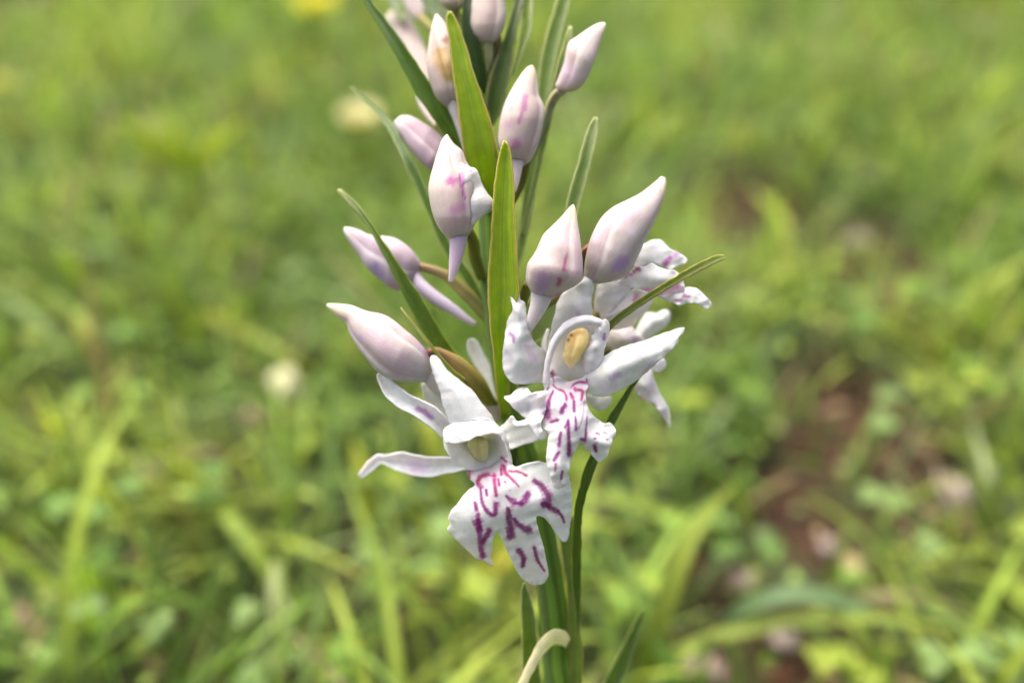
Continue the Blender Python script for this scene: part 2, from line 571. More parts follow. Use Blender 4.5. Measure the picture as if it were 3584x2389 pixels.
# beyond the blades that are built, the turf itself
ln = nt.nodes.new('ShaderNodeVectorMath'); ln.operation = 'LENGTH'
nt.links.new(geo.outputs['Position'], ln.inputs[0])
mr = nt.nodes.new('ShaderNodeMapRange')
mr.inputs['From Min'].default_value, mr.inputs['From Max'].default_value = 2.0, 3.2
nt.links.new(ln.outputs['Value'], mr.inputs['Value'])
n3 = noise_node(nt, 9, 6, geo.outputs['Position'], 0.7)
turf = ramp(nt, n3, [(0.3, (0.04, 0.07, 0.015)), (0.55, (0.09, 0.13, 0.03)), (0.75, (0.14, 0.17, 0.05))])
nt.links.new(mixcol(nt, near_c, turf, mr.outputs['Result']), b.inputs['Base Color'])
b.inputs['Roughness'].default_value = 0.95
nt.links.new(bump(nt, n2, 1.0, 0.008), b.inputs['Normal'])
bmask = bare(GV[:, 0], GV[:, 1])
ground = obj_from('ground', GV, GF, soil, color=np.stack([bmask] * 3, 1))
tag(ground, 'reddish brown soil and moss under the meadow turf', 'ground', kind='structure')

# ------------------------------------------------------------------ the meadow: turf (uncountable)
def fast_mesh(name, V, F, C, mat, UV=None):
    me = bpy.data.meshes.new(name)
    nvt, nf, kf = len(V), len(F), F.shape[1]
    me.vertices.add(nvt); me.loops.add(nf * kf); me.polygons.add(nf)
    me.vertices.foreach_set('co', V.ravel())
    me.loops.foreach_set('vertex_index', F.ravel())
    me.polygons.foreach_set('loop_start', np.arange(nf) * kf)
    me.polygons.foreach_set('use_smooth', np.ones(nf, bool))
    me.update(calc_edges=True)
    a = me.color_attributes.new('tone', 'FLOAT_COLOR', 'POINT')
    a.data.foreach_set('color', np.c_[C, np.ones(nvt)].ravel())
    if UV is not None:
        l = me.uv_layers.new(name='UVMap')
        l.data.foreach_set('uv', UV[F.ravel()].ravel())
    me.materials.append(mat)
    o = bpy.data.objects.new(name, me)
    col.objects.link(o)
    WORLD_POS[o] = np.zeros(3)
    return o

def wedge_points(n, y0, y1, k=0.68, m=0.14):
    y = rng.uniform(y0, y1, n * 3)
    w = k * y + m
    keep = rng.uniform(0, k * y1 + m, n * 3) < w
    y, w = y[keep][:n], w[keep][:n]
    return rng.uniform(-1, 1, len(y)) * w, y

def disc_points(n, r):
    rr, a = r * np.sqrt(rng.uniform(0, 1, n)), rng.uniform(0, 6.283, n)
    return rr * np.cos(a), rr * np.sin(a)

G_MID = np.array([0.160, 0.280, 0.048])
G_YEL = np.array([0.300, 0.380, 0.060])
G_BLUE = np.array([0.200, 0.310, 0.140])
G_DARK = np.array([0.070, 0.140, 0.018])
G_STRAW = np.array([0.42, 0.34, 0.19])

def blade_colors(x, y, n):
    a = noise2(x, y, 0.11) * 0.8 + rng.normal(0, 0.45, n)
    b = noise2(x + 5, y + 9, 0.07) * 0.9 + rng.normal(0, 0.5, n)
    c = np.broadcast_to(G_MID, (n, 3)).copy()
    def mix(c, g, f): return c * (1 - f[:, None]) + g * f[:, None]
    c = mix(c, G_YEL, np.clip(a * 0.9 + 0.25, 0, 1))
    c = mix(c, G_BLUE, np.clip(b * 0.9 - 0.25, 0, 0.85))
    c = mix(c, G_DARK, np.clip(-a * 0.6 - 0.1, 0, 0.8))
    s = rng.uniform(0, 1, n) < 0.05
    c[s] = G_STRAW * rng.uniform(0.6, 1.1, (s.sum(), 1))
    return c * rng.uniform(0.75, 1.25, (n, 1)) * np.clip(1 + 0.42 * noise2(x - 4, y + 7, 0.033), .4, 1.6)[:, None]  # patchy brightness puts shaded hollows of the turf into the leaf colour

def blades(name, x, y, length, width, colr, bend):
    n, S = len(x), 5
    az = rng.uniform(0, 6.283, n)
    tilt0 = rng.uniform(0.05, 0.9, n)
    dx, dy = np.cos(az), np.sin(az)
    V = np.zeros((n, S, 2, 3)); C = np.zeros((n, S, 2, 3)); UV = np.zeros((n, S, 2, 2))
    px, py, pz = x.copy(), y.copy(), ground_height(x, y) - 0.001
    prof = [0.75, 1.0, 0.95, 0.68, 0.06]
    side = rng.normal(0, 0.35, n)
    for i in range(S):
        ang = tilt0 + bend * (i / (S - 1)) ** 1.3
        if i:
            st = length / (S - 1)
            px = px + dx * np.sin(ang) * st; py = py + dy * np.sin(ang) * st
            pz = np.maximum(pz + np.cos(ang) * st, 0.003)
        wx, wy, wz = -dy * np.cos(side), dx * np.cos(side), np.sin(side)
        hw = width * prof[i] * 0.5
        for j, sg in enumerate((-1, 1)):
            V[:, i, j] = np.stack([px + sg * wx * hw, py + sg * wy * hw, pz + sg * wz * hw], 1)
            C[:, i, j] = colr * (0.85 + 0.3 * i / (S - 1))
            UV[:, i, j] = (j, i / (S - 1))
    idx = np.arange(n)[:, None] * (S * 2)
    F = np.concatenate([idx + np.array([[2 * i, 2 * i + 1, 2 * i + 3, 2 * i + 2]]) for i in range(S - 1)], 0)
    return fast_mesh(name, V.reshape(-1, 3), F, C.reshape(-1, 3), LEAF, UV.reshape(-1, 2))

x, y = wedge_points(74000, 0.05, 1.35)
x2, y2 = disc_points(30000, 3.0)
far = (np.abs(x2) > 0.68 * y2 + 0.14) | (y2 < 0.05) | (y2 > 1.35)
x2, y2 = x2[far], y2[far]
keep = rng.uniform(0, 1, len(x)) > bare(x, y) * 1.1
# thinner and thicker turf
keep &= rng.uniform(0, 1, len(x)) < 0.80 + 0.5 * noise2(x, y, 0.05)
x, y = x[keep], y[keep]
X = np.r_[x, x2]; Y = np.r_[y, y2]
n = len(X)
LN = np.r_[rng.uniform(0.014, 0.046, len(x)) * (1 + 0.25 * noise2(x, y, .2)), rng.uniform(0.02, 0.05, len(x2))]
tall = np.r_[rng.uniform(0, 1, len(x)) < .008, np.zeros(len(x2), bool)]
LN[tall] = rng.uniform(.045, .075, tall.sum())
WD = np.r_[rng.uniform(0.0009, 0.0025, len(x)), rng.uniform(0.003, 0.007, len(x2))]
WD[tall] = rng.uniform(.002, .0038, tall.sum())
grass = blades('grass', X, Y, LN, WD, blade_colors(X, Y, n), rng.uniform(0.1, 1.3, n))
tag(grass, 'short mixed green meadow grass covering the ground', 'grass', kind='stuff')

def leaflets(name, x, y, z, size, colr, lift, ratio):
    """small rounded leaves: a folded fan of eight rim points"""
    n, M = len(x), 9
    az = rng.uniform(0, 6.283, n)
    rim = [(0, 0), (.25, .32), (.55, .48), (.85, .40), (1.0, 0.08), (1.0, -.08), (.85, -.40), (.55, -.48), (.25, -.32)]
    V = np.zeros((n, M + 1, 3))
    for i, (a, c) in enumerate([(0.55, 0)] + rim):
        lx, ly = a * size, c * size * ratio
        lz = np.sin(lift) * lx + (0.12 * size if i else 0) * (abs(c) > .2)
        lx = np.cos(lift) * lx
        V[:, i] = np.stack([x + lx * np.cos(az) - ly * np.sin(az), y + lx * np.sin(az) + ly * np.cos(az), z + lz], 1)
    idx = np.arange(n)[:, None] * (M + 1)
    F = np.concatenate([idx + np.array([[0, 1 + i, 1 + (i + 1) % M]]) for i in range(M)], 0)
    C = np.repeat(colr, M + 1, axis=0)
    UV = np.tile(np.array([[.5, .5]] + [[.5 + c, a] for a, c in rim]), (n, 1))
    return fast_mesh(name, V.reshape(-1, 3), F, C, LEAF, UV)

x, y = wedge_points(22000, 0.05, 1.35)
keep = (rng.uniform(0, 1, len(x)) > bare(x, y) * 1.15) & (noise2(x + 2, y + 4, 0.15) + rng.normal(0, .4, len(x)) > -0.25)
x, y = x[keep], y[keep]
n = len(x)
cover = leaflets('ground_cover', x, y, ground_height(x, y) + rng.uniform(0.002, 0.016, n), rng.uniform(0.0022, 0.0050, n),
                 blade_colors(x + 1, y + 1, n), rng.normal(0.15, 0.35, n), rng.uniform(0.6, 1.1, n))
tag(cover, 'tiny rounded leaves of clover and moss growing low between the grass', 'ground cover', kind='stuff')

x, y = wedge_points(60000, 0.05, 1.35)
k_ = bare(x, y) > rng.uniform(.12, .9, len(x))
x, y = x[k_], y[k_]
n = len(x)
lc = np.where(rng.uniform(0, 1, (n, 1)) < .35, np.array([[.30, .22, .12]]), np.where(rng.uniform(0, 1, (n, 1)) < .5, np.array([[.10, .045, .02]]), np.array([[.16, .17, .05]])))
litter = leaflets('leaf_litter', x, y, ground_height(x, y) - .006 * bare(x, y) + rng.uniform(0, .003, n), rng.uniform(.002, .008, n), lc * rng.uniform(.5, 1.2, (n, 1)),
                  rng.normal(.1, .4, n), rng.uniform(.15, .6, n))
tag(litter, 'brown and straw-coloured plant litter strewn over the bare soil', 'leaf litter', kind='stuff')

# ------------------------------------------------------------------ the meadow: single things that show through the blur
def blade3(name, P, width, color, parent=None, nv=7, roll=0.0, fold=0.15, solid=0.25, tip=0.05):
    """one grass blade along 3-D points in metres"""
    P = resample(P, 26)
    T = np.gradient(P, axis=0); T /= np.linalg.norm(T, axis=1)[:, None]
    V, UV, C = [], [], []
    for i in range(26):
        u = i / 25
        s = np.cross(T[i], np.array([0, -0.5, 1.0])); s /= np.linalg.norm(s) + 1e-9
        nrm = np.cross(s, T[i])
        s2 = s * math.cos(roll) + nrm * math.sin(roll); n2_ = np.cross(s2, T[i])
        w = width * min(1, 0.55 + u * 2.2) * max(tip, min(1.0, (1 - u) * 2.6)) ** 0.7
        for j in range(nv):
            v = j / (nv - 1) - 0.5
            V.append(P[i] + s2 * v * w + n2_ * fold * w * (abs(v) * 2))
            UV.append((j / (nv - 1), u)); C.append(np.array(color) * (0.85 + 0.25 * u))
    F = [(i * nv + j, (i + 1) * nv + j, (i + 1) * nv + j + 1, i * nv + j + 1) for i in range(25) for j in range(nv - 1)]
    return obj_from(name, V, F, LEAF, parent, color=C, uv=UV, solid=solid)

def path_px(pts):
    """(view x, view y, height in m) points; each on its own sight line at that height, the first one rooted in the soil"""
    P = [on_ground(a, b, h) for a, b, h in pts]
    return np.array(P)

lone = [
    ([(1455, 1640, 0.002), (1500, 1480, .022), (1545, 1330, .034), (1600, 1210, .040), (1690, 1110, .042)], .0042, (0.26, 0.34, 0.05),
     'broad yellow-green grass blade rising beside the orchid stem, bent over at its tip'),
    ([(1640, 1480, 0.002), (1690, 1410, .014), (1800, 1365, .022), (1930, 1380, .020), (2090, 1460, .008)], .0030, (0.22, 0.34, 0.17),
     'long blue-green grass blade arching over in a low bow'),
    ([(700, 1560, 0.002), (672, 1480, .010), (640, 1380, .018), (628, 1290, .022)], .0044, (0.42, 0.48, 0.25),
     'pale creamy green grass blade standing upright in the turf'),
    ([(700, 1440, 0.002), (640, 1340, .012), (560, 1230, .018), (470, 1120, .018)], .0034, (0.25, 0.36, 0.05),
     'slim bright green grass blade leaning diagonally over low clover'),
    ([(2360, 1240, 0.002), (2310, 1150, .012), (2250, 1060, .018), (2235, 970, .018)], .0036, (0.36, 0.42, 0.22),
     'pale grey-green grass blade curving up beside the bare red soil'),
    ([(880, 1290, 0.002), (850, 1180, .014), (835, 1090, .022), (810, 1010, .026)], .0040, (0.36, 0.42, 0.04),
     'wide yellow-green grass blade standing behind the lowest orchid flower'),
    ([(1020, 1390, 0.002), (1100, 1330, .012), (1190, 1250, .020), (1280, 1150, .022)], .0044, (0.40, 0.43, 0.04),
     'yellow grass blade slanting behind the lip of the lowest orchid flower'),
    ([(1050, 1190, 0.002), (1010, 1070, .016), (985, 970, .024), (975, 900, .026)], .0044, (0.34, 0.40, 0.05),
     'yellow-green grass blade hidden partly by the hood of the lowest flower'),
    ([(1690, 1240, 0.002), (1560, 1190, .012), (1440, 1150, .018), (1330, 1130, .018)], .0038, (0.28, 0.38, 0.07),
     'light green grass blade lying almost level behind the orchid bract'),
    ([(430, 700, 0.002), (560, 760, .014), (680, 830, .014), (740, 880, .004)], .0036, (0.30, 0.36, 0.06),
     'yellowish grass blade bowed down towards a small pink stone'),
    ([(1770, 700, .002), (1800, 590, .014), (1790, 500, .020), (1730, 440, .018)], .0050, (0.26, 0.34, 0.03),
     'yellow-green blade curling over a dark hollow in the soil'),
]
for pts, w, c, lab in lone:
    o = blade3('broad_grass', path_px(pts), w, c)
    tag(o, lab, 'grass blade', 'single broad grass blades in the turf', kind='thing')

# a fan-shaped tuft
tb = on_ground(455, 465, 0.002)
tuft = empty('grass_tuft', tb)
tag(tuft, 'fan-shaped bright yellow-green tuft of grass at the edge of a brown soil patch', 'grass tuft')
for i, a in enumerate(np.linspace(-0.62, 0.6, 9)):
    L = 0.040 * random.uniform(.8, 1.1)
    P = [tb, tb + np.array([math.sin(a) * L * .45, .004 * math.cos(i * 2.1), L * .5]), tb + np.array([math.sin(a) * L * 1.15, .010 * math.cos(i * 2.1), L * .9])]
    blade3('blade', np.array(P), .0052, np.array((0.40, 0.50, 0.02)) * random.uniform(.85, 1.15), tuft)

def blob(name, pos, r, mat, color, parent=None, seed=0, squash=(1, 1, .7), rough=0.18, nu=14, nv=18):
    """an uneven rounded lump (pebble, flower centre)"""
    V, C = [], []
    for i in range(nu + 1):
        for j in range(nv):
            t, p = math.pi * i / nu, 2 * math.pi * j / nv
            d = np.array([math.sin(t) * math.cos(p), math.sin(t) * math.sin(p), math.cos(t)])
            m = 1 + rough * float(noise2(d[0] * 3 + seed * 7, d[1] * 3 + d[2] * 2.3 + seed, 3.1))
            V.append(np.asarray(pos) + d * r * m * np.array(squash))
            C.append(np.array(color) * (1 + .12 * math.sin(7 * d[0] + 5 * d[2] + seed)))
    F = [(i * nv + j, (i + 1) * nv + j, (i + 1) * nv + (j + 1) % nv, i * nv + (j + 1) % nv) for i in range(nu) for j in range(nv)]
    return obj_from(name, V, F, mat, parent, color=np.clip(C, 0, 1))

stone, nt, b, out = new_mat('pebble')
sn = noise_node(nt, 500, 4)
nt.links.new(mixcol(nt, tone(nt), ramp(nt, sn, [(0.3, (0.6, 0.55, 0.5)), (0.7, (1.1, 1.1, 1.1))]), 1.0, 'MULTIPLY'), b.inputs['Base Color'])
b.inputs['Roughness'].default_value = 0.85
nt.links.new(bump(nt, sn, 0.6, 0.0006), b.inputs['Normal'])
for i, (vx, vy, r, c) in enumerate([(2023, 402, .0060, (.46, .38, .36)), (2258, 380, .0070, (.44, .38, .36)), (1985, 520, .0055, (.40, .33, .31)),
                                    (1911, 1240, .0034, (.44, .36, .36)), (1714, 1285, .0036, (.46, .36, .33)), (1809, 1440, .0036, (.44, .37, .34)),
                                    (1631, 1500, .0042, (.42, .33, .28)), (580, 922, .0050, (.50, .33, .31)), (351, 1112, .0042, (.38, .30, .25)),
                                    (631, 1484, .0040, (.36, .22, .18)), (1330, 730, .005, (.4, .33, .3)), (49, 1400, .0045, (.34, .24, .17))]):
    g = on_ground(vx, vy, r * .9)
    gz = float(ground_height(g[0], g[1]))
    r *= .8
    s = blob('pebble', (g[0], g[1], gz + r * .35), r, stone, np.array(c) * .8, seed=i + 1, squash=(1.15, .9, .6), rough=.3)
    if vy < 600:
        tag(s, 'large pinkish grey pebble lying beside a dark soil hollow', 'pebble', 'large pebbles near the dark soil hollow')
    elif vx > 1500:
        tag(s, 'small pale pinkish pebble lying on or beside bare red soil', 'pebble', 'small pebbles by the bare red soil')
    else:
        lab = {580: 'rose pink pebble lying beside a creamy withered leaf', 351: 'brownish pebble lying among mixed clover and grass', 631: 'dark reddish pebble lying at the foot of a pale upright blade',
               1330: 'grey pebble hidden behind the orchid flowers', 49: 'ochre brown pebble lying in thin turf'}[vx]
        tag(s, lab, 'pebble', 'single pebbles lying in the turf')

# a curled pale dead leaf on the bare soil
dl = blade3('dead_leaf', path_px([(2215, 1215, .003), (2195, 1165, .010), (2170, 1120, .012), (2160, 1090, .006)]), .0066, (.52, .44, .46), fold=.5, tip=.3)
tag(dl, 'curled pale pinkish dead leaf lying on the bare red soil', 'dead leaf')
dl = blade3('dead_leaf', path_px([(690, 960, .003), (672, 915, .010), (655, 880, .014), (650, 850, .012)]), .0072, (.60, .60, .42), fold=.4, tip=.3)
tag(dl, 'broad creamy withered leaf standing beside a pink pebble', 'dead leaf')

def flower_head(name, vx, vy, h, r, petal_col, centre_col, n, label, cat, cup=0.5):
    top = on_ground(vx, vy, h)
    base = np.array([top[0] + .002, top[1] + .004, float(ground_height(top[0], top[1]))])
    f = empty(name, base)
    tag(f, label, cat)
    tube3('stalk', np.array([base, (base + top) / 2 + [.001, 0, 0], top]), [.0007, .0005], f, STEM, (0.10, 0.17, 0.03), n=12, nv=8)
    for i in range(n):
        a = 2 * math.pi * i / n
        e = np.array([math.cos(a), math.sin(a), 0])
        P = np.array([top, top + e * r * .55 + [0, 0, r * cup * .5], top + e * r + [0, 0, r * cup]])
        blade3('petal', P, r * 1.05, petal_col, f, fold=.1, tip=.5, solid=.1)
    blob('centre', top + [0, 0, r * .15], r * .35, LEAF, centre_col, f, seed=3)
flower_head('buttercup', 725, 22, .035, .0125, (.64, .62, .01), (.60, .52, .03), 5, 'small yellow buttercup flower open above the turf', 'buttercup')
flower_head('buttercup', 4, 200, .016, .0070, (.45, .42, .03), (.55, .42, .03), 5, 'yellow-orange buttercup growing alone in sparse brownish grass', 'buttercup')
flower_head('pale_clover', 828, 290, .022, .0085, (.72, .70, .48), (.62, .60, .36), 9, 'round creamy clover flower standing in the turf', 'clover flower', .9)

# clover plants: each a short stalk with three leaflets, several stalks to a plant
def leaf_round(name, c, out_dir, size, color, parent, tilt):
    a = np.array([out_dir[0], out_dir[1], tilt]); a /= np.linalg.norm(a)
    s = np.cross(a, [0, 0, 1.0]); s /= np.linalg.norm(s)
    up = np.cross(s, a)
    V, C = [], []
    rim = [(t, .5 * math.sin(math.pi * t ** .8) ** .8) for t in np.linspace(0, 1, 9)]
    for t, w in rim:
        for v in (-1, -.5, 0, .5, 1):
            V.append(np.asarray(c) + a * size * t + s * size * w * v + up * size * (.22 * abs(v) * w - .25 * t * t))
            C.append(np.array(color) * (1.15 - .25 * abs(v)))
    F = [(i * 5 + j, (i + 1) * 5 + j, (i + 1) * 5 + j + 1, i * 5 + j + 1) for i in range(8) for j in range(4)]
    return obj_from(name, V, F, LEAF, parent, color=C, uv=[(.5 + .5 * v, t) for t, w in rim for v in (-1, -.5, 0, .5, 1)])

def clover(base, seed):
    rr = random.Random(seed)
    r = empty('clover_plant', base)
    kinds = [(0.17, 0.29, 0.04), (0.24, 0.32, 0.04), (0.13, 0.25, 0.05), (0.18, 0.28, 0.09)]
    ci = rr.randrange(4)
    c = kinds[ci]
    word = ('mid-green', 'yellow-green', 'dark green', 'grey-green')[ci]
    tag(r, 'low %s clover plant with rounded leaflets growing in the turf' % word, 'clover', '%s clover plants scattered through the turf' % word)
    for q in range(3):
        a = rr.uniform(0, 6.28)
        h = rr.uniform(.012, .022)
        top = base + np.array([math.cos(a) * .009, math.sin(a) * .009, h])
        tube3('stalk', np.array([base, (base + top) / 2 + [0, 0, .003], top]), [.0005, .0004], r, STEM, (.12, .2, .04), n=6, nv=5)
        b0 = rr.uniform(0, 6.28)
        for i in range(3):
            t = b0 + i * 2.094
            leaf_round('leaflet', top, (math.cos(t), math.sin(t)), rr.uniform(.0030, .0046), np.array(c) * rr.uniform(.85, 1.2), r, rr.uniform(.0, .35))
spots = [(1985, 960), (2130, 945), (2190, 900), (1880, 600), (1820, 720), (1950, 760), (2140, 720), (420, 1180), (980, 1210), (930, 1270), (260, 980),
         (330, 1420), (560, 1500), (150, 1290), (880, 1480), (1010, 1440), (1740, 1180), (2050, 1250), (2290, 1330), (1700, 880), (1590, 1000), (760, 980),
         (170, 820), (330, 760), (640, 640), (240, 600), (1950, 1480), (2180, 1500), (1420, 1340), (1880, 350), (2250, 600), (60, 1120)]
for i, (a, b_) in enumerate(spots):
    g = on_ground(a, b_, .012)
    clover(np.array([g[0], g[1], float(ground_height(g[0], g[1]))]), i)

# ------------------------------------------------------------------ the orchid
STEM_PX = [(1285, 1640, 11.5), (1277, 1500, 10.5), (1268, 1380, 10), (1240, 1200, 9.5), (1206, 1050, 9.2), (1163, 900, 9), (1133, 700, 9), (1121, 500, 9.3),
           (1110, 300, 10), (1098, 150, 11), (1080, 0, 12), (1064, -110, 13), (1058, -210, 14)]
sq = np.array(Q(0, STEM_PX))
stem_pts = p3(sq[:, 0], sq[:, 1], sq[:, 2])
low = stem_pts[0]
dirn = (stem_pts[0] - stem_pts[1]); dirn /= np.linalg.norm(dirn)
foot = np.array([low[0] + dirn[0] * .03, low[1] + dirn[1] * .045, 0.0])
foot[2] = float(ground_height(foot[0], foot[1])) - .002
stem_pts = np.vstack([foot, foot * .35 + low * .65 + dirn * .012, stem_pts])
orchid = empty('spotted_orchid', foot)
tag(orchid, 'white spotted orchid spike with purple-marked flowers and pale pink buds on a green stem', 'orchid')

G_BR = np.array([0.235, 0.350, 0.022])      # sunny yellow-green bract
G_BD = np.array([0.060, 0.125, 0.026])      # darker bract
G_BG = np.array([0.150, 0.230, 0.070])      # greyish bract
G_ST = np.array([0.100, 0.190, 0.016])
PALE_E = np.array([0.42, 0.46, 0.28])
RED_E = np.array([0.24, 0.17, 0.05])

def stem_color(u, t):
    c = np.broadcast_to(G_ST, (len(u), 3)).copy()
    f = (0.5 + 0.5 * np.cos(6 * t))[:, None]
    c = c * (0.75 + 0.6 * f)
    g = np.exp(-((t - 1.2) / 0.5) ** 2)[:, None]
    return c * (1 - .4 * g) + np.array([.16, .22, .12]) * .4 * g
vr = FRAME_W / SRC_W / 0.65625
stem_r = np.array([52, 56, 57, 56, 54, 49, 40, 36, 33, 30, 27, 25, 22, 19, 15]) * vr * 1.05
tube3('stem', stem_pts, stem_r, orchid, STEM, stem_color, n=150, nv=36, ribs=6, ribd=.07)

def at(k, x, y, d):
    q = Q(k, [(x, y)])[0]
    return p3(q[0], q[1], d)

# ---- bracts
def bract(k, left, right, depth, base, edge=None, keel=.7, tip=None, **kw):
    base = np.asarray(base) * .88
    return ribbon('bract', k, left, right, depth, orchid, BRACT, base, edge=edge, keel=keel, tip=tip, **kw)

bract(1, [(872, 95), (852, 150), (862, 240), (885, 400), (905, 600), (935, 800), (960, 1000), (990, 1200), (1040, 1400), (1100, 1600), (1150, 1750)],
      [(880, 95), (915, 130), (960, 240), (1020, 400), (1075, 600), (1140, 790), (1215, 1010), (1262, 1230), (1285, 1450), (1290, 1600), (1270, 1750)],
      [5.2, 4.6, 4.0, 3.6, 3.6, 4.2, 6.5, 7.6], G_BR, RED_E, keel=.9, edgew=.06)
bract(1, [(100, -160), (170, 0), (270, 170), (350, 300), (430, 440), (510, 600), (600, 770), (720, 940), (850, 1130), (960, 1330), (1050, 1500)],
      [(130, -170), (215, -20), (330, 130), (420, 250), (520, 390), (620, 540), (720, 690), (830, 850), (940, 1010), (1050, 1230), (1130, 1420)],
      [9.5, 8.5, 7.5, 7, 6.8, 7.2, 8.3], G_BD, keel=.9)
bract(0, [(1157, 323), (1146, 360), (1137, 420), (1130, 510), (1124, 600), (1121, 660), (1124, 720), (1132, 800), (1142, 900), (1152, 960)],
      [(1161, 324), (1172, 350), (1180, 420), (1182, 500), (1187, 580), (1191, 640), (1192, 668), (1180, 730), (1172, 830), (1170, 960)],
      [1.6, 1.2, 1.0, 1.0, 1.3, 2.2, 5.0, 7.2], G_BR, RED_E * 1.2, keel=.9, edgew=.05)
bract(0, [(1320, -90), (1288, -20), (1258, 70), (1240, 150), (1232, 230), (1218, 330), (1203, 430), (1192, 530), (1180, 620)],
      [(1330, -88), (1312, -10), (1290, 80), (1270, 170), (1252, 270), (1243, 350), (1230, 440), (1212, 540), (1190, 625)],
      [13, 12.5, 12, 11.5, 11, 10.4, 9.6], G_BG, PALE_E * .9, keel=.6, edgew=.12)
bract(0, [(1308, 60), (1298, 90), (1283, 140), (1266, 210), (1245, 320), (1220, 430), (1195, 540)],
      [(1314, 62), (1312, 95), (1299, 145), (1280, 215), (1256, 325), (1230, 435), (1203, 545)],
      [9, 8.8, 9, 9.5, 9.6, 9.3], G_BG * .85, PALE_E * .7, keel=.4, tip=PALE_E)
bract(0, [(1364, 268), (1345, 310), (1326, 380), (1308, 440), (1292, 510), (1262, 600), (1210, 700)],
      [(1372, 270), (1371, 310), (1355, 380), (1336, 450), (1316, 520), (1284, 610), (1222, 705)],
      [6.2, 5.8, 5.6, 5.8, 6.2, 7.2, 8.6], G_BG * .95, PALE_E, keel=.5, tip=PALE_E * .9)
bract(0, [(1663, 586), (1640, 588), (1590, 612), (1535, 644), (1480, 678), (1440, 706), (1400, 738), (1350, 790), (1260, 850), (1190, 880)],
      [(1666, 594), (1645, 604), (1597, 628), (1542, 659), (1487, 693), (1447, 720), (1408, 752), (1358, 802), (1266, 862), (1194, 890)],
      [0.8, 0.8, 1.6, 2.8, 4.6, 7, 8.5], np.array([.11, .15, .03]), RED_E * .6, keel=.3, tip=np.array([.28, .32, .14]))
bract(0, [(806, 200), (838, 235), (876, 272), (905, 325), (935, 390), (960, 440), (985, 500), (1015, 570), (1070, 650), (1105, 720)],
      [(814, 202), (852, 236), (893, 272), (925, 325), (955, 382), (982, 440), (1008, 500), (1040, 570), (1090, 640), (1118, 710)],
      [15, 12, 8.5, 8, 8.2, 8.6, 9.0], G_BD * 1.25, PALE_E * .6, keel=.4)
bract(2, [(270, 215), (330, 290), (450, 420), (570, 570), (690, 745), (800, 960), (930, 1210), (1060, 1480), (1230, 1800), (1420, 2080), (1560, 2230), (1800, 2330)],
      [(300, 205), (380, 270), (500, 380), (630, 550), (760, 745), (900, 950), (1060, 1190), (1230, 1440), (1400, 1730), (1560, 1990), (1680, 2150), (1860, 2260)],
      [8.2, 7.2, 6.3, 5.8, 5.6, 5.8, 6.2, 7.0, 7.8], np.array([.080, .140, .025]), None, keel=.7, tip=PALE_E * .7)
bract(5, [(1008, 255), (1060, 330), (1160, 465), (1270, 610), (1380, 745), (1490, 880), (1610, 1010), (1750, 1120), (1950, 1300)],
      [(1022, 250), (1082, 328), (1190, 455), (1305, 600), (1418, 735), (1530, 870), (1648, 995), (1780, 1100), (1980, 1290)],
      [4.2, 3.9, 3.6, 4.0, 5.0, 7.5], np.array([.22, .24, .07]), None, keel=.15, tip=np.array([.34, .30, .15]))
bract(8, [(1690, 160), (1600, 270), (1520, 400), (1430, 530), (1340, 680), (1260, 860), (1180, 1020), (1085, 1220), (1040, 1400), (985, 1600), (960, 1850), (945, 2150), (955, 2500), (990, 2800), (1012, 3000)],
      [(1720, 180), (1625, 330), (1560, 450), (1500, 560), (1430, 700), (1340, 880), (1280, 1030), (1190, 1240), (1130, 1420), (1075, 1620), (1050, 1850), (1045, 2150), (1042, 2500), (1035, 2800), (1022, 3000)],
      [3.5, 3.2, 3.0, 3.4, 4.4, 5.6, 7.0, 8.3], np.array([.050, .098, .018]), np.array([.08, .09, .03]), keel=.6, edgew=.08,
      marks=[([(1130, 1380), (1100, 1460)], 14, 20, (.05, .03, .02), .7), ([(1175, 1225), (1180, 1260)], 8, 8, (.06, .03, .02), .6), ([(1060, 1600), (1065, 1650)], 22, 18, (.04, .025, .015), .6)])
bract(7, [(872, 488), (852, 560), (848, 700), (852, 900), (856, 1080), (865, 1250), (885, 1420), (910, 1600)],
      [(880, 490), (915, 570), (950, 700), (978, 860), (990, 1000), (1005, 1200), (1030, 1420), (1040, 1600)],
      [8, 7.4, 7.2, 7.6, 8.5, 9.3], np.array([.09, .15, .02]), PALE_E * .5, keel=.5, edgew=.06)
bract(7, [(1180, -120), (1205, 60), (1235, 300), (1265, 500), (1275, 700), (1282, 900), (1300, 1200), (1300, 1500)],
      [(1330, -120), (1352, 60), (1360, 300), (1372, 500), (1378, 700), (1385, 900), (1412, 1150), (1400, 1500)],
      [9.8, 9.4, 9.0, 8.8, 9.0, 9.6], np.array([.13, .19, .035]), np.array([.17, .13, .06]), keel=.5, edgew=.07)
# the withered bract curling over the stem
wb = ribbon('withered_bract', 7, [(1290, 1010), (1262, 945), (1180, 912), (1090, 945), (1000, 1040), (930, 1170), (860, 1320), (790, 1470), (740, 1600)],
            [(1250, 1085), (1225, 1060), (1160, 1055), (1110, 1085), (1060, 1140), (1000, 1230), (930, 1360), (865, 1500), (810, 1620)],
            [8.2, 6.5, 5.2, 4.8, 4.8, 5.0], orchid, BRACT, np.array([.70, .66, .44]), edge=np.array([.62, .55, .36]), keel=-.25)
wb['label'] = 'withered straw-coloured bract curling off the stem'
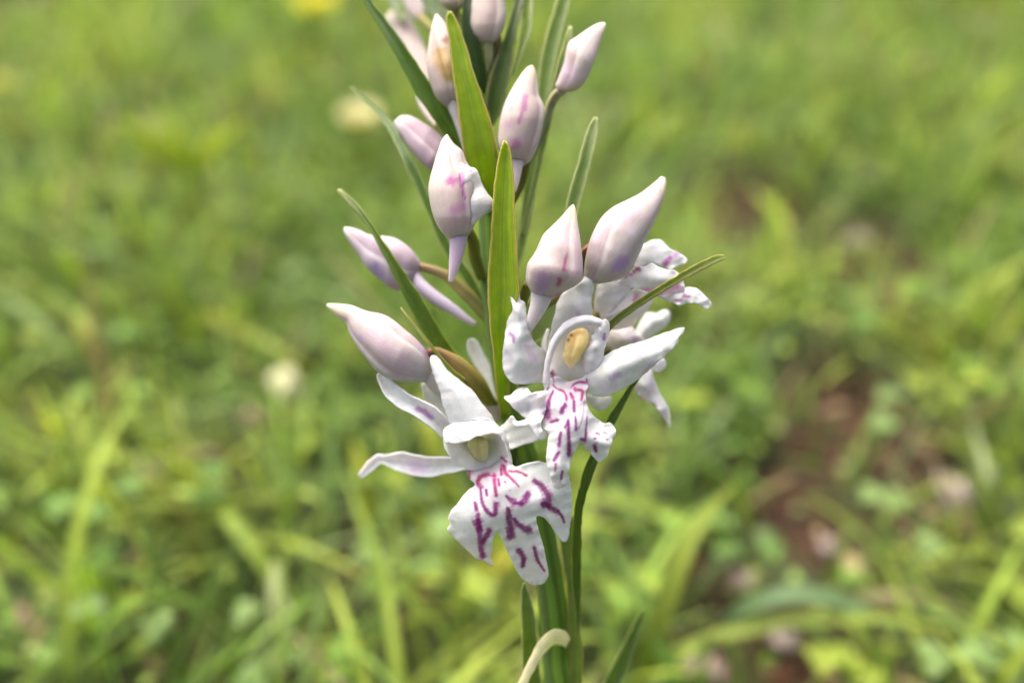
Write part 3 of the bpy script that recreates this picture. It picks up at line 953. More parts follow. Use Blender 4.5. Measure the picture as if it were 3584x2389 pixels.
# stem leaf whose tip stands beside the stem, and two broad leaves round the foot
ribbon('leaf', 7, [(1965, 728), (1915, 800), (1850, 920), (1780, 1060), (1690, 1230), (1590, 1420), (1480, 1650), (1380, 1900)],
       [(1978, 732), (1965, 810), (1930, 930), (1888, 1070), (1835, 1240), (1770, 1420), (1650, 1650), (1480, 1900)],
       [17, 16.5, 16, 15.5, 14.5, 13, 12], orchid, BRACT, np.array([.06, .11, .025]), edge=np.array([.1, .14, .05]), keel=.9)
for sx, ln_, hh in ((-1, .075, .030), (1, .065, .022), (.3, .05, .045)):
    P = np.array([foot + [0, 0, .004], foot + [sx * ln_ * .4, -.004 * sx, hh], foot + [sx * ln_, -.012, hh * .75]])
    blade3('leaf', P, .013, G_BD * 1.2, orchid, nv=9, fold=.25)

# ---- buds
def bud_color(tipc=(.76, .72, .50), mid=(.80, .77, .76), low=(.70, .56, .64), f0=.22, f1=.55):
    tipc, mid, low = map(np.array, (tipc, mid, low)); low = .4 * low + .6 * mid
    def f(u, t, x, y):
        a = np.clip(u / f0, 0, 1)[:, None]; a = a * a * (3 - 2 * a)
        b = np.clip((u - f1 + .12 * np.sin(t * 2 + .6)) / (1 - f1), 0, 1)[:, None]
        c = tipc * (1 - a) + mid * a
        return (c * (1 - b) + low * b) * np.array([.615, .60, .57])
    return f
SEAMS = [(1.0, .5, .5), (3.2, -.3, .6), (5.2, .3, .6)]
OLIVE = np.array([.18, .23, .04]); BROWN = np.array([.24, .19, .09])
def ovary_col(a, b):
    a, b = np.array(a), np.array(b)
    return lambda u, t: (a * (1 - u[:, None] ** .5) + b * u[:, None] ** .5) * (1 + .2 * np.sin(3 * t + 5 * u))[:, None]

def bud(k, left, right, depth, marks=(), colr=None, seams=SEAMS, flat=.85, spur=None, spur_r=None, spur_c=(.66, .58, .68), stalk=None, stalk_r=None,
        stalk_c=None, sd=.12):
    o = swell('bud', k, left, right, depth, orchid, BUD, colr or bud_color(), marks, flat=flat, seams=seams, seam_depth=sd)
    if spur:
        tube('spur', spur[0], spur[1], spur_r, o, BUD, spur_c, n=40)
    if stalk:
        tube('ovary', stalk[0], stalk[1], stalk_r, o, STEM, stalk_c or ovary_col(BROWN, OLIVE), n=40, ribs=3, ribd=.12)
    return o

# the large bud at the upper middle
bud(1, [(1548, 538), (1500, 565), (1440, 640), (1375, 740), (1315, 850), (1280, 980), (1258, 1110), (1262, 1200), (1310, 1290), (1390, 1340), (1430, 1370)],
    [(1562, 540), (1590, 590), (1602, 690), (1615, 780), (1650, 860), (1662, 950), (1645, 1060), (1610, 1180), (1565, 1290), (1510, 1350), (1470, 1375)],
    [5.5, 4.6, 4.2, 4.4, 5.2],
    [([(1500, 800), (1490, 900)], 45, 40, (.42, .17, .36), .75, .7), ([(1475, 930), (1450, 1010)], 28, 26, (.40, .16, .34), .7, .7), ([(1425, 1180)], 70, 70, (.45, .18, .34), .75, .8),
     ([(1380, 890)], 40, 40, (.55, .38, .48), .6, .9), ([(1365, 1030)], 60, 60, (.55, .36, .52), .6, .9), ([(1520, 1130)], 60, 60, (.62, .45, .45), .5, .9)],
    seams=[(.55, .4, .5), (2.9, -.2, .6), (5.0, 0, .6)], colr=bud_color((.74, .71, .48), (.78, .71, .68), (.70, .58, .65)),
    spur=(1, [(1430, 1300, 4.6), (1430, 1400, 4.4), (1420, 1500, 4.4), (1405, 1580, 4.6)]), spur_r=[75, 48, 34, 18], spur_c=(.74, .66, .70),
    stalk=(1, [(1510, 1330, 6), (1490, 1430, 7), (1450, 1550, 8), (1340, 1750, 9)]), stalk_r=[30, 36, 36, 30], stalk_c=ovary_col((.14, .12, .03), (.14, .16, .03)))
# the opening bud in front
o = bud(1, [(850, 1108), (815, 1150), (780, 1240), (745, 1350), (718, 1460), (708, 1570), (716, 1680), (745, 1780), (790, 1880), (860, 1960), (890, 1990)],
    [(862, 1108), (892, 1150), (925, 1190), (985, 1240), (1015, 1320), (1070, 1400), (1110, 1480), (1130, 1600), (1115, 1760), (1060, 1900), (990, 1985)],
    [3.0, 2.2, 1.6, 1.4, 2.2],
    [([(885, 1490)], 62, 78, (.42, .10, .32), .85, .6), ([(985, 1425), (965, 1480), (990, 1560), (1000, 1640)], 38, 16, (.42, .10, .34), .85, .5),
     ([(915, 1730), (990, 1700)], 70, 60, (.50, .26, .40), .7, .9), ([(1045, 1395)], 28, 28, (.42, .08, .34), .85, .5), ([(935, 1270)], 22, 22, (.6, .42, .62), .6), ([(880, 1830)], 120, 120, (.70, .52, .58), .6, 1)],
    seams=[(1.25, -.9, .35), (.2, .5, .5), (3.4, 0, .6)], sd=.16, colr=bud_color((.82, .80, .66), (.82, .76, .73), (.76, .66, .68)),
    spur=(2, [(1690, 640, 2.2), (1690, 800, 2.0), (1665, 1000, 2.0), (1630, 1180, 2.1), (1600, 1290, 2.4)]), spur_r=[128, 108, 86, 62, 26], spur_c=(.64, .54, .68),
    stalk=(2, [(1800, 660, 3.5), (1860, 820, 5), (1880, 1000, 6.5), (1960, 1250, 8)]), stalk_r=[50, 75, 80, 60], stalk_c=ovary_col((.24, .24, .03), (.15, .19, .03)))
o2 = sheet('petal', 2, [(1700, -120), (1800, -60), (1900, -30), (1945, 60), (1975, 150), (2040, 260), (2105, 340), (2118, 390), (2080, 460), (2010, 510), (1960, 545), (1900, 600), (1840, 620),
                      (1800, 480), (1790, 330), (1750, 200), (1720, 60)],
           [(1700, -120, 0.6), (1800, 100, -.3), (1780, 330, -.5), (1850, 560, .2), (1950, 60, 1.0), (2110, 380, 1.4), (1940, 300, .3), (1870, 80, .8), (1890, 200, 1.0)], o,
           marks=[([(1730, 30), (1740, 150), (1770, 300)], 55, 30, (.45, .12, .38), .8, .6), ([(1840, -10)], 26, 26, (.5, .12, .42), .8), ([(1900, 180), (1910, 250)], 20, 30, (.55, .48, .42), .6, .6),
                  ([(1980, 200)], 30, 60, (.6, .45, .58), .5, .8)], base=(.76, .75, .72), dome=1.4, ripple=.02, frill=.05, rough_edge=.5, solid=.3)
# the spotted bud above the right-hand flower
bud(3, [(795, 300), (760, 330), (690, 410), (600, 495), (525, 570), (470, 660), (420, 760), (365, 850), (348, 930), (352, 1000), (395, 1080), (460, 1150), (520, 1185)],
    [(806, 300), (825, 350), (838, 440), (850, 540), (868, 640), (880, 740), (888, 860), (890, 940), (880, 990), (830, 1040), (740, 1090), (660, 1140), (590, 1180)],
    [1.6, .6, -.2, -.5, .2, 1.2],
    [([(520, 980), (510, 1060)], 110, 90, (.45, .28, .52), .75, .9), ([(740, 750), (725, 830), (715, 890)], 8, 38, (.42, .09, .20), .85, .6), ([(675, 990), (665, 1030)], 40, 36, (.42, .10, .24), .85, .5),
     ([(790, 560), (810, 640), (840, 740)], 12, 26, (.62, .40, .46), .7, .8), ([(835, 920)], 34, 50, (.50, .24, .38), .7, .7), ([(650, 1135), (760, 1085)], 24, 14, (.50, .20, .34), .7, .6),
     ([(700, 640)], 90, 150, (.70, .56, .60), .5, 1), ([(800, 880)], 110, 240, (.70, .53, .57), .55, 1)],
    seams=[(1.02, -.55, .45), (2.75, .2, .6), (4.8, 0, .6)], sd=.12, colr=bud_color((.74, .72, .48), (.78, .73, .72), (.74, .65, .73)),
    spur=(3, [(520, 1100, .8), (490, 1210, 1.0), (440, 1330, 1.4), (390, 1440, 2.0), (360, 1520, 2.6)]), spur_r=[110, 84, 64, 44, 20], spur_c=(.76, .73, .75),
    stalk=(3, [(380, 1020, 2.5), (350, 1100, 4), (330, 1200, 6), (250, 1350, 8)]), stalk_r=[36, 50, 52, 45], stalk_c=ovary_col((.22, .19, .03), (.15, .19, .03)))
# the big pointed bud on the right
bud(3, [(1600, 45), (1560, 85), (1480, 150), (1400, 210), (1290, 260), (1180, 312), (1090, 390), (1020, 480), (970, 580), (938, 680), (915, 780), (900, 900), (900, 990), (930, 1030)],
    [(1640, 55), (1655, 100), (1645, 180), (1620, 280), (1580, 380), (1535, 480), (1490, 570), (1445, 660), (1400, 770), (1365, 850), (1330, 900), (1280, 960), (1180, 1000), (1040, 1030)],
    [4.4, 3.4, 2.6, 2.2, 2.2, 2.6, 3.4],
    [([(1260, 820), (1190, 885)], 90, 70, (.48, .30, .60), .75, .8), ([(1400, 350), (1320, 400), (1250, 460)], 34, 30, (.60, .50, .68), .65, .9), ([(1330, 560)], 60, 60, (.62, .54, .66), .5, 1),
     ([(1120, 420), (1000, 620)], 110, 70, (.72, .58, .66), .6, 1), ([(1485, 335)], 10, 10, (.3, .25, .2), .5)],
    seams=[(2.1, -.75, .5), (.2, .3, .5), (4.4, 0, .6)], sd=.10, colr=bud_color((.80, .78, .64), (.82, .78, .79), (.75, .70, .75), .2, .5),
    stalk=(3, [(950, 690, 3.4), (900, 740, 4.6), (870, 850, 6), (760, 1050, 7.5), (500, 1250, 8.5)]), stalk_r=[34, 46, 60, 60, 50], stalk_c=ovary_col((.26, .10, .10), (.19, .17, .04)))
# the bud at the upper right
bud(1, [(2142, 185), (2100, 195), (2030, 230), (1930, 300), (1865, 348), (1835, 440), (1805, 560), (1765, 660), (1748, 705), (1780, 745)],
    [(2160, 190), (2160, 230), (2135, 300), (2110, 380), (2090, 460), (2060, 550), (2020, 630), (1970, 705), (1910, 750), (1830, 762)],
    [7.2, 6.6, 6.2, 6.4, 7],
    [([(1870, 600)], 120, 90, (.62, .46, .62), .55, 1)], seams=[(1.9, -.5, .5), (3.9, 0, .6), (5.6, 0, .6)], colr=bud_color((.84, .82, .68), (.84, .80, .79), (.68, .54, .64), .2, .45),
    stalk=(1, [(1800, 740, 7), (1740, 800, 8), (1680, 930, 9), (1560, 1250, 9.6), (1380, 1600, 9.5)]), stalk_r=[46, 42, 40, 36, 30], stalk_c=ovary_col((.46, .40, .30), (.24, .32, .12)))
# the bud reaching out on the left
o = bud(5, [(150, 208), (230, 205), (320, 212), (440, 228), (600, 285), (760, 320), (880, 375), (990, 445), (1100, 535), (1210, 630), (1310, 750), (1350, 850), (1400, 980)],
    [(142, 240), (190, 290), (280, 370), (370, 440), (410, 550), (470, 660), (550, 780), (640, 890), (740, 1000), (860, 1085), (1030, 1130), (1250, 1130), (1400, 1120)],
    [4.6, 4.0, 3.5, 3.1, 3.0, 3.6, 4.8],
    [([(490, 570), (580, 630)], 46, 40, (.58, .48, .64), .7, .8), ([(700, 560), (850, 780), (1000, 960)], 130, 220, (.68, .53, .60), .6, 1), ([(1240, 660), (1320, 800)], 50, 70, (.56, .38, .56), .7, .9),
     ([(620, 750), (760, 880), (900, 1010), (1060, 1075)], 30, 44, (.62, .50, .50), .7, .8)],
    seams=[(.62, .35, .45), (2.4, 0, .5), (4.6, 0, .6)], sd=.11, colr=bud_color((.80, .78, .60), (.82, .78, .79), (.76, .68, .72), .25, .6),
    spur=(5, [(1330, 1020, 4.6), (1420, 1150, 5.2), (1560, 1300, 6), (1700, 1450, 7)]), spur_r=[105, 90, 60, 24], spur_c=(.78, .75, .76),
    stalk=(5, [(1330, 790, 5.0), (1440, 770, 5.4), (1600, 850, 5.6), (1750, 970, 5.8), (1880, 1120, 6.3), (2010, 1290, 7.4), (2100, 1400, 8.4)]), stalk_r=[55, 62, 88, 108, 110, 88, 60],
    stalk_c=ovary_col((.30, .13, .12), (.26, .25, .03)))
# the half-open bud behind it
bud(2, [(352, 655), (430, 660), (540, 690), (640, 740), (760, 755), (880, 765), (1000, 805), (1100, 875), (1180, 960), (1250, 1070), (1270, 1150)],
    [(340, 680), (370, 760), (450, 880), (520, 980), (580, 1090), (660, 1180), (760, 1270), (870, 1350), (1000, 1400), (1130, 1320), (1220, 1210)],
    [9.5, 9, 8.6, 8.4, 8.6, 9], [([(720, 1120), (780, 1220)], 90, 80, (.36, .27, .50), .8, .9), ([(900, 1330), (1000, 1390)], 80, 80, (.55, .36, .46), .6, 1)],
    colr=bud_color((.79, .79, .76), (.74, .69, .80), (.66, .50, .66), .2, .35), seams=[(1.5, .3, .5), (3.5, 0, .5)], sd=.14,
    spur=(2, [(1170, 1190, 8.6), (1240, 1330, 8.2), (1400, 1470, 8), (1600, 1600, 8), (1800, 1740, 8.2), (1890, 1790, 8.5)]), spur_r=[70, 92, 88, 76, 60, 32], spur_c=(.66, .60, .74),
    stalk=(2, [(1230, 1110, 8.8), (1380, 1150, 8.6), (1560, 1230, 8.5), (1750, 1400, 8.6), (1900, 1560, 8.8), (2050, 1750, 9)]), stalk_r=[50, 58, 72, 84, 80, 60],
    stalk_c=ovary_col((.34, .20, .14), (.22, .24, .06)))
# bud peeping out on the left
bud(1, [(470, 955), (540, 950), (620, 985), (700, 1035), (780, 1095), (850, 1170), (900, 1260)],
    [(420, 1000), (440, 1060), (500, 1150), (570, 1250), (640, 1330), (710, 1400), (820, 1420)],
    [10, 9.2, 8.6, 8.4, 8.8], (), colr=bud_color((.80, .78, .76), (.70, .60, .70), (.60, .36, .46), .25, .45), seams=[(1.6, .2, .5)],
    stalk=(1, [(800, 1330, 8.8), (900, 1430, 9.2), (1050, 1560, 9.5), (1150, 1700, 9.5)]), stalk_r=[50, 50, 50, 40])
# open bud behind the tall bract, its shaded hollow and the column painted on the closed surface
o = bud(1, [(762, 118), (740, 180), (715, 280), (698, 400), (688, 510), (695, 600), (722, 690), (758, 790), (820, 860), (880, 905)],
    [(775, 118), (820, 160), (860, 220), (920, 330), (960, 450), (985, 560), (990, 680), (975, 790), (950, 860), (930, 905)],
    [7.4, 6.8, 6.4, 6.4, 6.8], [([(840, 330)], 44, 60, (.36, .18, .14), .8, .7), ([(800, 430)], 70, 60, (.42, .24, .16), .8, .8), ([(830, 480), (850, 590)], 150, 90, (.52, .36, .13), .85, .7),
                                ([(880, 640)], 60, 60, (.36, .30, .05), .85, .7), ([(870, 460)], 60, 60, (.66, .55, .32), .8, .8)],
    seams=[(1.75, -1.2, .5), (3.4, 0, .5)], sd=.2, colr=bud_color((.76, .74, .58), (.78, .72, .67), (.74, .65, .68)),
    spur=(1, [(905, 850, 6.6), (930, 950, 6.5), (975, 1100, 6.6), (1010, 1230, 6.9), (1040, 1350, 7.4)]), spur_r=[62, 38, 30, 24, 12], spur_c=(.70, .66, .66),
    stalk=(1, [(960, 860, 7.4), (1020, 1000, 8.6), (1090, 1200, 9.4)]), stalk_r=[34, 36, 30])
# plump buds at the top
bud(1, [(1130, -190), (1085, -120), (1060, 0), (1048, 100), (1050, 200), (1075, 285), (1120, 340), (1165, 372)],
    [(1170, -195), (1260, -150), (1320, -40), (1345, 60), (1342, 160), (1318, 260), (1270, 330), (1220, 372)],
    [10, 9.5, 9.2, 9.4], (), colr=bud_color((.76, .74, .6), (.74, .69, .64), (.70, .60, .58), .2, .4),
    spur=(1, [(1185, 330, 9.4), (1200, 430, 9.5), (1205, 520, 9.8), (1195, 600, 10.2)]), spur_r=[60, 44, 36, 20], spur_c=(.34, .38, .18),
    stalk=(1, [(1270, 300, 9.6), (1265, 400, 10), (1240, 520, 10.4), (1180, 800, 10.4)]), stalk_r=[40, 40, 36, 30], stalk_c=ovary_col((.20, .15, .05), (.14, .14, .03)))
bud(1, [(800, -230), (770, -120), (765, -40), (790, 20), (830, 65), (880, 95)], [(850, -235), (950, -150), (1000, -60), (1010, 10), (990, 60), (940, 95)],
    [12, 11.5, 11.2, 11.4], (), colr=bud_color((.74, .72, .55), (.72, .70, .56), (.58, .60, .36), .2, .5),
    stalk=(1, [(910, 70, 11.4), (960, 180, 11.4), (1030, 350, 11)]), stalk_r=[34, 34, 28], stalk_c=ovary_col((.2, .22, .05), (.14, .17, .03)))
# far side of the spike: soft shapes behind
bud(1, [(380, 95), (350, 150), (380, 230), (440, 320), (510, 430), (580, 550), (650, 650), (700, 700)], [(430, 90), (520, 120), (580, 200), (640, 300), (690, 420), (730, 540), (760, 640), (760, 700)],
    [27, 26, 24, 22, 20], (), colr=bud_color((.66, .68, .52), (.66, .60, .56), (.60, .52, .5)), stalk=(1, [(730, 660, 20), (800, 800, 17), (950, 1000, 13), (1090, 1150, 11)]), stalk_r=[46, 40, 36, 30])
bud(1, [(470, -260), (450, -160), (470, -60), (500, 40), (540, 120), (590, 170)], [(530, -262), (590, -180), (640, -80), (670, 20), (680, 100), (650, 170)],
    [26, 25, 24, 23], (), colr=bud_color((.66, .66, .55), (.62, .58, .58), (.58, .52, .56)), stalk=(1, [(640, 140, 23), (760, 260, 19), (1030, 420, 12)]), stalk_r=[40, 40, 30])
bud(1, [(600, 760), (610, 830), (650, 920), (700, 990), (750, 1040)], [(640, 755), (690, 820), (740, 900), (780, 970), (800, 1040)], [15, 14, 13, 12], (),
    colr=bud_color((.72, .64, .62), (.70, .62, .62), (.64, .56, .5)), stalk=(1, [(780, 1020, 12), (900, 1130, 11), (1080, 1250, 10.5)]), stalk_r=[40, 36, 30])
for a in ((960, -330, 14, 70), (1180, -360, 13, 60), (1070, -480, 15, 56)):
    x0, y0, d0, w0 = a
    bud(1, [(x0 - 8, y0 - 150), (x0 - w0 * .7, y0 - 60), (x0 - w0, y0 + 40), (x0 - w0 * .5, y0 + 120)], [(x0 + 8, y0 - 150), (x0 + w0 * .7, y0 - 60), (x0 + w0, y0 + 40), (x0 + w0 * .5, y0 + 120)],
        [d0 - 1, d0 - 2, d0 - 1], (), stalk=(1, [(x0, y0 + 110, d0 - 1), ((x0 + 1050) / 2, y0 + 200, d0), (1050, y0 + 320, 13)]), stalk_r=[30, 30, 26])
# bracts at the back of the top
bract(1, [(1500, -160), (1430, -60), (1395, 80), (1350, 250), (1290, 400), (1240, 550), (1195, 700), (1180, 850), (1190, 1000)],
      [(1540, -150), (1500, -40), (1462, 100), (1430, 260), (1400, 430), (1375, 600), (1340, 780), (1290, 950), (1220, 1050)], [12, 10.5, 9.6, 9.2, 9.2, 9.6], np.array([.045, .085, .018]), PALE_E * .3, keel=.5)
bract(1, [(1530, -130), (1480, 0), (1468, 100), (1465, 200), (1445, 330), (1420, 470), (1380, 620)], [(1570, -120), (1560, 20), (1555, 160), (1535, 290), (1490, 400), (1450, 500), (1400, 640)],
      [12.5, 11.5, 11, 10.8, 10.6], np.array([.19, .28, .03]), np.array([.55, .58, .46]), keel=.4, edgew=.16)
bract(1, [(330, -160), (360, -20), (400, 60), (470, 180)], [(420, -160), (450, -20), (480, 60), (520, 180)], [26, 25, 24], np.array([.20, .26, .16]), keel=.3)
bract(1, [(560, -250), (620, -60), (680, 60), (760, 200), (860, 380), (1000, 560)], [(700, -250), (790, -60), (850, 60), (930, 220), (1000, 400), (1070, 560)], [17, 15.5, 14.5, 13, 12], np.array([.10, .16, .07]), keel=.5)
bract(1, [(1040, -350), (1010, -150), (990, 20), (978, 160), (985, 300), (1020, 450), (1070, 600), (1110, 760)], [(1090, -350), (1070, -150), (1060, 20), (1070, 200), (1110, 330), (1150, 450), (1180, 600), (1175, 760)],
      [11, 9.6, 9.0, 8.8, 9, 9.6], np.array([.018, .042, .008]), keel=.4)

# ---- the lowest open flower
f1 = empty('flower', at(6, 1200, 480, 5), orchid)
f1['label'] = 'lowest open flower, its broad three-lobed lip boldly streaked purple'
def lip_base(cx, cy, rad, tint):
    def f(x, y, bd, c):
        g = np.exp(-((x - cx) ** 2 + (y - cy) ** 2) / rad ** 2)[:, None]
        return c * (1 - .45 * g) + np.array(tint) * .45 * g
    return f
tx, ty = Q(6, [(1230, 620)])[0]
P_, M_ = PURPLE, MAGENTA
PL = np.array([.145, .004, .112])
sheet('lip', 6, [(1090, 690), (1040, 735), (990, 780), (940, 850), (890, 910), (868, 965), (884, 1020), (860, 1060), (900, 1115), (950, 1170), (1000, 1212), (1060, 1270), (1110, 1312),
                 (1170, 1330), (1238, 1366), (1222, 1300), (1228, 1210), (1242, 1130), (1276, 1088), (1312, 1150), (1350, 1240), (1400, 1340), (1440, 1420), (1490, 1480), (1560, 1520),
                 (1630, 1516), (1680, 1470), (1692, 1400), (1672, 1300), (1650, 1200), (1622, 1100), (1602, 1020), (1590, 962), (1632, 953), (1690, 1000), (1730, 1060), (1775, 1125),
                 (1832, 1166), (1858, 1110), (1868, 1040), (1880, 950), (1886, 850), (1880, 720), (1855, 620), (1800, 560), (1700, 520), (1600, 505), (1500, 520), (1425, 545), (1395, 520),
                 (1385, 460), (1340, 430), (1290, 470), (1220, 510), (1130, 500), (1060, 500), (1025, 560), (1040, 640)],
      [(1090, 690, 1.4), (1040, 560, 2.2), (1200, 520, 4.0), (1340, 450, 2.2), (1240, 640, .2), (1390, 560, .6), (1240, 800, -.6), (1300, 1000, -.4), (1480, 1200, .9), (1580, 1480, 3.4), (1680, 1400, 2.8),
       (1560, 1340, 1.9), (870, 1000, 2.2), (1000, 1000, .9), (1100, 900, .0), (1230, 1350, 3.2), (1120, 1150, 1.2), (1000, 1210, 2.6), (1880, 800, 1.8), (1700, 540, 1.6), (1700, 800, .3), (1830, 1150, 2.8), (1560, 650, .6)],
      f1, base=(.78, .80, .79), base_fn=lip_base(tx, ty, 75, (.70, .42, .56)), dome=.25, frill=.2, step=4.0,
      marks=[([(1305, 468), (1342, 505)], 16, 22, M_), ([(1035, 565), (1042, 635)], 24, 22, M_), ([(1070, 572), (1102, 535)], 22, 16, M_), ([(1132, 538), (1168, 545)], 14, 12, M_),
             ([(1195, 608), (1130, 632), (1112, 680), (1138, 715)], 30, 34, M_), ([(1135, 720), (1138, 790), (1160, 870), (1205, 930), (1250, 935), (1262, 850)], 16, 40, P_),
             ([(1180, 735), (1185, 780)], 18, 20, P_), ([(1250, 615), (1252, 700), (1262, 785)], 32, 24, M_), ([(1280, 650), (1285, 695)], 18, 22, M_), ([(1205, 618), (1250, 622)], 8, 12, M_),
             ([(1318, 540), (1340, 600), (1400, 655), (1445, 708)], 38, 12, M_), ([(1300, 560), (1305, 612)], 14, 22, M_), ([(1370, 582), (1445, 588), (1510, 618)], 22, 20, M_, .9, .6), ([(1333, 672)], 24, 24, P_, .8, .7),
             ([(1090, 845), (1098, 900)], 30, 28, P_), ([(1112, 940), (1112, 1010), (1128, 1110), (1135, 1210), (1155, 1280)], 30, 44, P_), ([(1205, 1070), (1150, 1170)], 40, 36, P_), ([(1110, 1000), (1125, 1060)], 62, 50, P_),
             ([(1345, 788), (1408, 838)], 18, 52, P_), ([(1520, 775), (1495, 820), (1465, 850)], 54, 44, P_), ([(1405, 845), (1470, 845)], 16, 30, P_), ([(1375, 740)], 10, 10, PL, .7), ([(1305, 725)], 14, 14, PL, .4),
             ([(1575, 662), (1640, 710), (1690, 790), (1675, 845)], 34, 70, PL), ([(1650, 850), (1700, 875), (1755, 912)], 44, 40, PL), ([(1775, 915), (1805, 960), (1822, 1005)], 28, 14, PL),
             ([(1360, 895), (1368, 960), (1378, 1030), (1378, 1110)], 40, 66, PL), ([(1410, 975), (1455, 1030), (1530, 1068)], 22, 56, PL), ([(1450, 1235), (1488, 1300), (1480, 1358)], 44, 32, PL),
             ([(1575, 1215), (1600, 1310), (1660, 1405)], 34, 14, PL), ([(1600, 1240), (1640, 1280)], 10, 26, (.5, .3, .5), .5, .9), ([(1085, 730), (1080, 770)], 10, 8, (.45, .3, .5), .6), ([(1000, 1078)], 18, 18, (.5, .4, .5), .4),
             ([(960, 965)], 12, 12, (.5, .4, .5), .3), ([(1812, 880)], 16, 16, (.5, .4, .5), .3), ([(1555, 1500)], 9, 9, P_, .5), ([(1596, 1505)], 8, 8, P_, .5)])
hb = lambda x, y, bd, c: c * np.array([.97, .97, .93])
sheet('hood', 6, [(822, 270), (850, 225), (920, 195), (1020, 175), (1130, 152), (1205, 165), (1265, 205), (1320, 270), (1352, 345), (1372, 420), (1390, 510), (1360, 540), (1300, 590), (1220, 612), (1150, 600), (1060, 580),
                  (960, 525), (890, 470), (845, 400), (828, 340)],
      [(822, 300, 1.8), (860, 420, 1.6), (960, 520, 1.8), (1080, 570, 2.2), (1220, 600, 3.2), (1380, 500, 1.6), (1350, 340, 1.4), (1250, 200, 1.6), (1050, 180, 1.6), (1100, 380, 3.8), (1180, 300, 3.8), (960, 400, 2.2), (1000, 320, 3.4), (1250, 450, 3.2)],
      f1, base=(.82, .83, .81), base_fn=hb, ripple=.05, frill=.1,
      marks=[([(1120, 330), (1130, 420)], 170, 120, (.74, .74, .36), .75, .9), ([(1240, 440)], 100, 120, (.62, .63, .52), .6, .6), ([(1305, 468), (1342, 505)], 16, 22, M_)])
sheet('hood_rim', 6, [(820, 262), (842, 234), (920, 198), (1020, 178), (1130, 150), (1205, 162), (1265, 203), (1322, 268), (1356, 345), (1378, 440), (1394, 520), (1370, 490), (1345, 400), (1318, 330), (1290, 288), (1240, 268), (1180, 276),
                      (1120, 292), (1060, 322), (1000, 346), (930, 360), (870, 346), (832, 345)],
      [(825, 300, 1.2), (930, 350, .0), (1060, 310, -.6), (1180, 270, -.6), (1290, 285, .2), (1380, 470, 1.0), (1340, 300, .9), (1200, 165, 1.4), (1050, 175, 1.4), (880, 215, 1.4), (1080, 240, -.3), (930, 270, .1)],
      f1, base=(.81, .815, .815), dome=.15, ripple=.05, frill=.12, marks=[([(935, 252), (965, 225), (1000, 190)], 9, 5, (.42, .42, .42), .5)])
swell('column', 6, [(1085, 300), (1040, 330), (1030, 380), (1060, 440), (1100, 490), (1140, 520)], [(1140, 295), (1185, 320), (1200, 370), (1195, 430), (1185, 490), (1165, 520)],
      [2.4, 2.0, 2.6, 3.6], f1, BUD, lambda u, t, x, y: np.array([.64, .64, .22]) * (1 - .3 * u[:, None]) + np.array([.6, .62, .5]) * .3 * u[:, None], seams=[(1.5, .2, .4)], seam_depth=.18, nu=30, nv=28)
ribbon('sepal', 5, [(1385, 822), (1362, 860), (1378, 950), (1425, 1100), (1485, 1250), (1515, 1390), (1575, 1560), (1640, 1720)], [(1425, 824), (1470, 870), (1560, 990), (1700, 1115), (1850, 1225), (1950, 1360), (2090, 1540), (2160, 1700)],
       [3.4, 2.9, 2.5, 2.2, 2.2, 2.4], f1, PETAL, (.80, .815, .82), keel=-.6, nv=25, solid=.16)
LS = [(830, 1010), (905, 1105), (1000, 1195), (1120, 1275), (1260, 1345), (1400, 1408), (1500, 1500), (1570, 1568), (1660, 1680)]
ribbon('sepal', 5, [(775, 998)] + LS, [(738, 1040), (745, 1110), (800, 1230), (870, 1325), (980, 1420), (1100, 1485), (1230, 1560), (1330, 1630), (1400, 1690), (1510, 1790)],
       [4.4, 3.4, 2.6, 2.2, 2.2, 2.6, 3.2], f1, PETAL, (.79, .81, .815), keel=.9, nv=25, marks=[([(1225, 1445), (1290, 1475), (1370, 1545)], 60, 60, LILAC * .95, .8, .6)])
ribbon('sepal', 6, [(128, 612), (165, 560), (210, 500), (275, 450), (350, 452), (480, 428), (600, 450), (740, 470), (870, 468), (1000, 500), (1080, 520)],
       [(150, 640), (205, 610), (265, 560), (315, 520), (380, 545), (455, 580), (560, 612), (700, 632), (850, 605), (1020, 572), (1090, 560)],
       [9.5, 9, 8, 7.2, 6.6, 6, 5, 4], f1, PETAL, (.77, .785, .80), keel=.7, nv=21, marks=[([(570, 545), (650, 560)], 90, 90, (.55, .40, .60), .7, .9)])
sheet('sepal', 6, [(1290, 240), (1340, 180), (1385, 138), (1430, 185), (1530, 170), (1640, 230), (1692, 285), (1650, 322), (1580, 340), (1500, 358), (1430, 385), (1372, 402), (1350, 330)],
      [(1290, 240, 3.4), (1385, 140, 4.4), (1600, 220, 5.2), (1690, 290, 5.0), (1500, 350, 4.0), (1372, 400, 2.6), (1450, 260, 4.4)], f1, base=(.78, .79, .78), dome=.3)
ribbon('sepal', 5, [(1250, 1145), (1275, 1250), (1300, 1350), (1400, 1480), (1520, 1600)], [(1420, 1140), (1480, 1240), (1530, 1380), (1600, 1500), (1680, 1620)], [6, 5.6, 5.2, 4.8], f1, PETAL, (.74, .76, .75), keel=.5)
tube('ovary', 6, [(1190, 400, 6.8), (1260, 330, 7.2), (1330, 380, 8), (1360, 560, 9)], [70, 85, 80, 60], f1, STEM, ovary_col((.16, .20, .04), (.1, .16, .03)), ribs=3, ribd=.1)

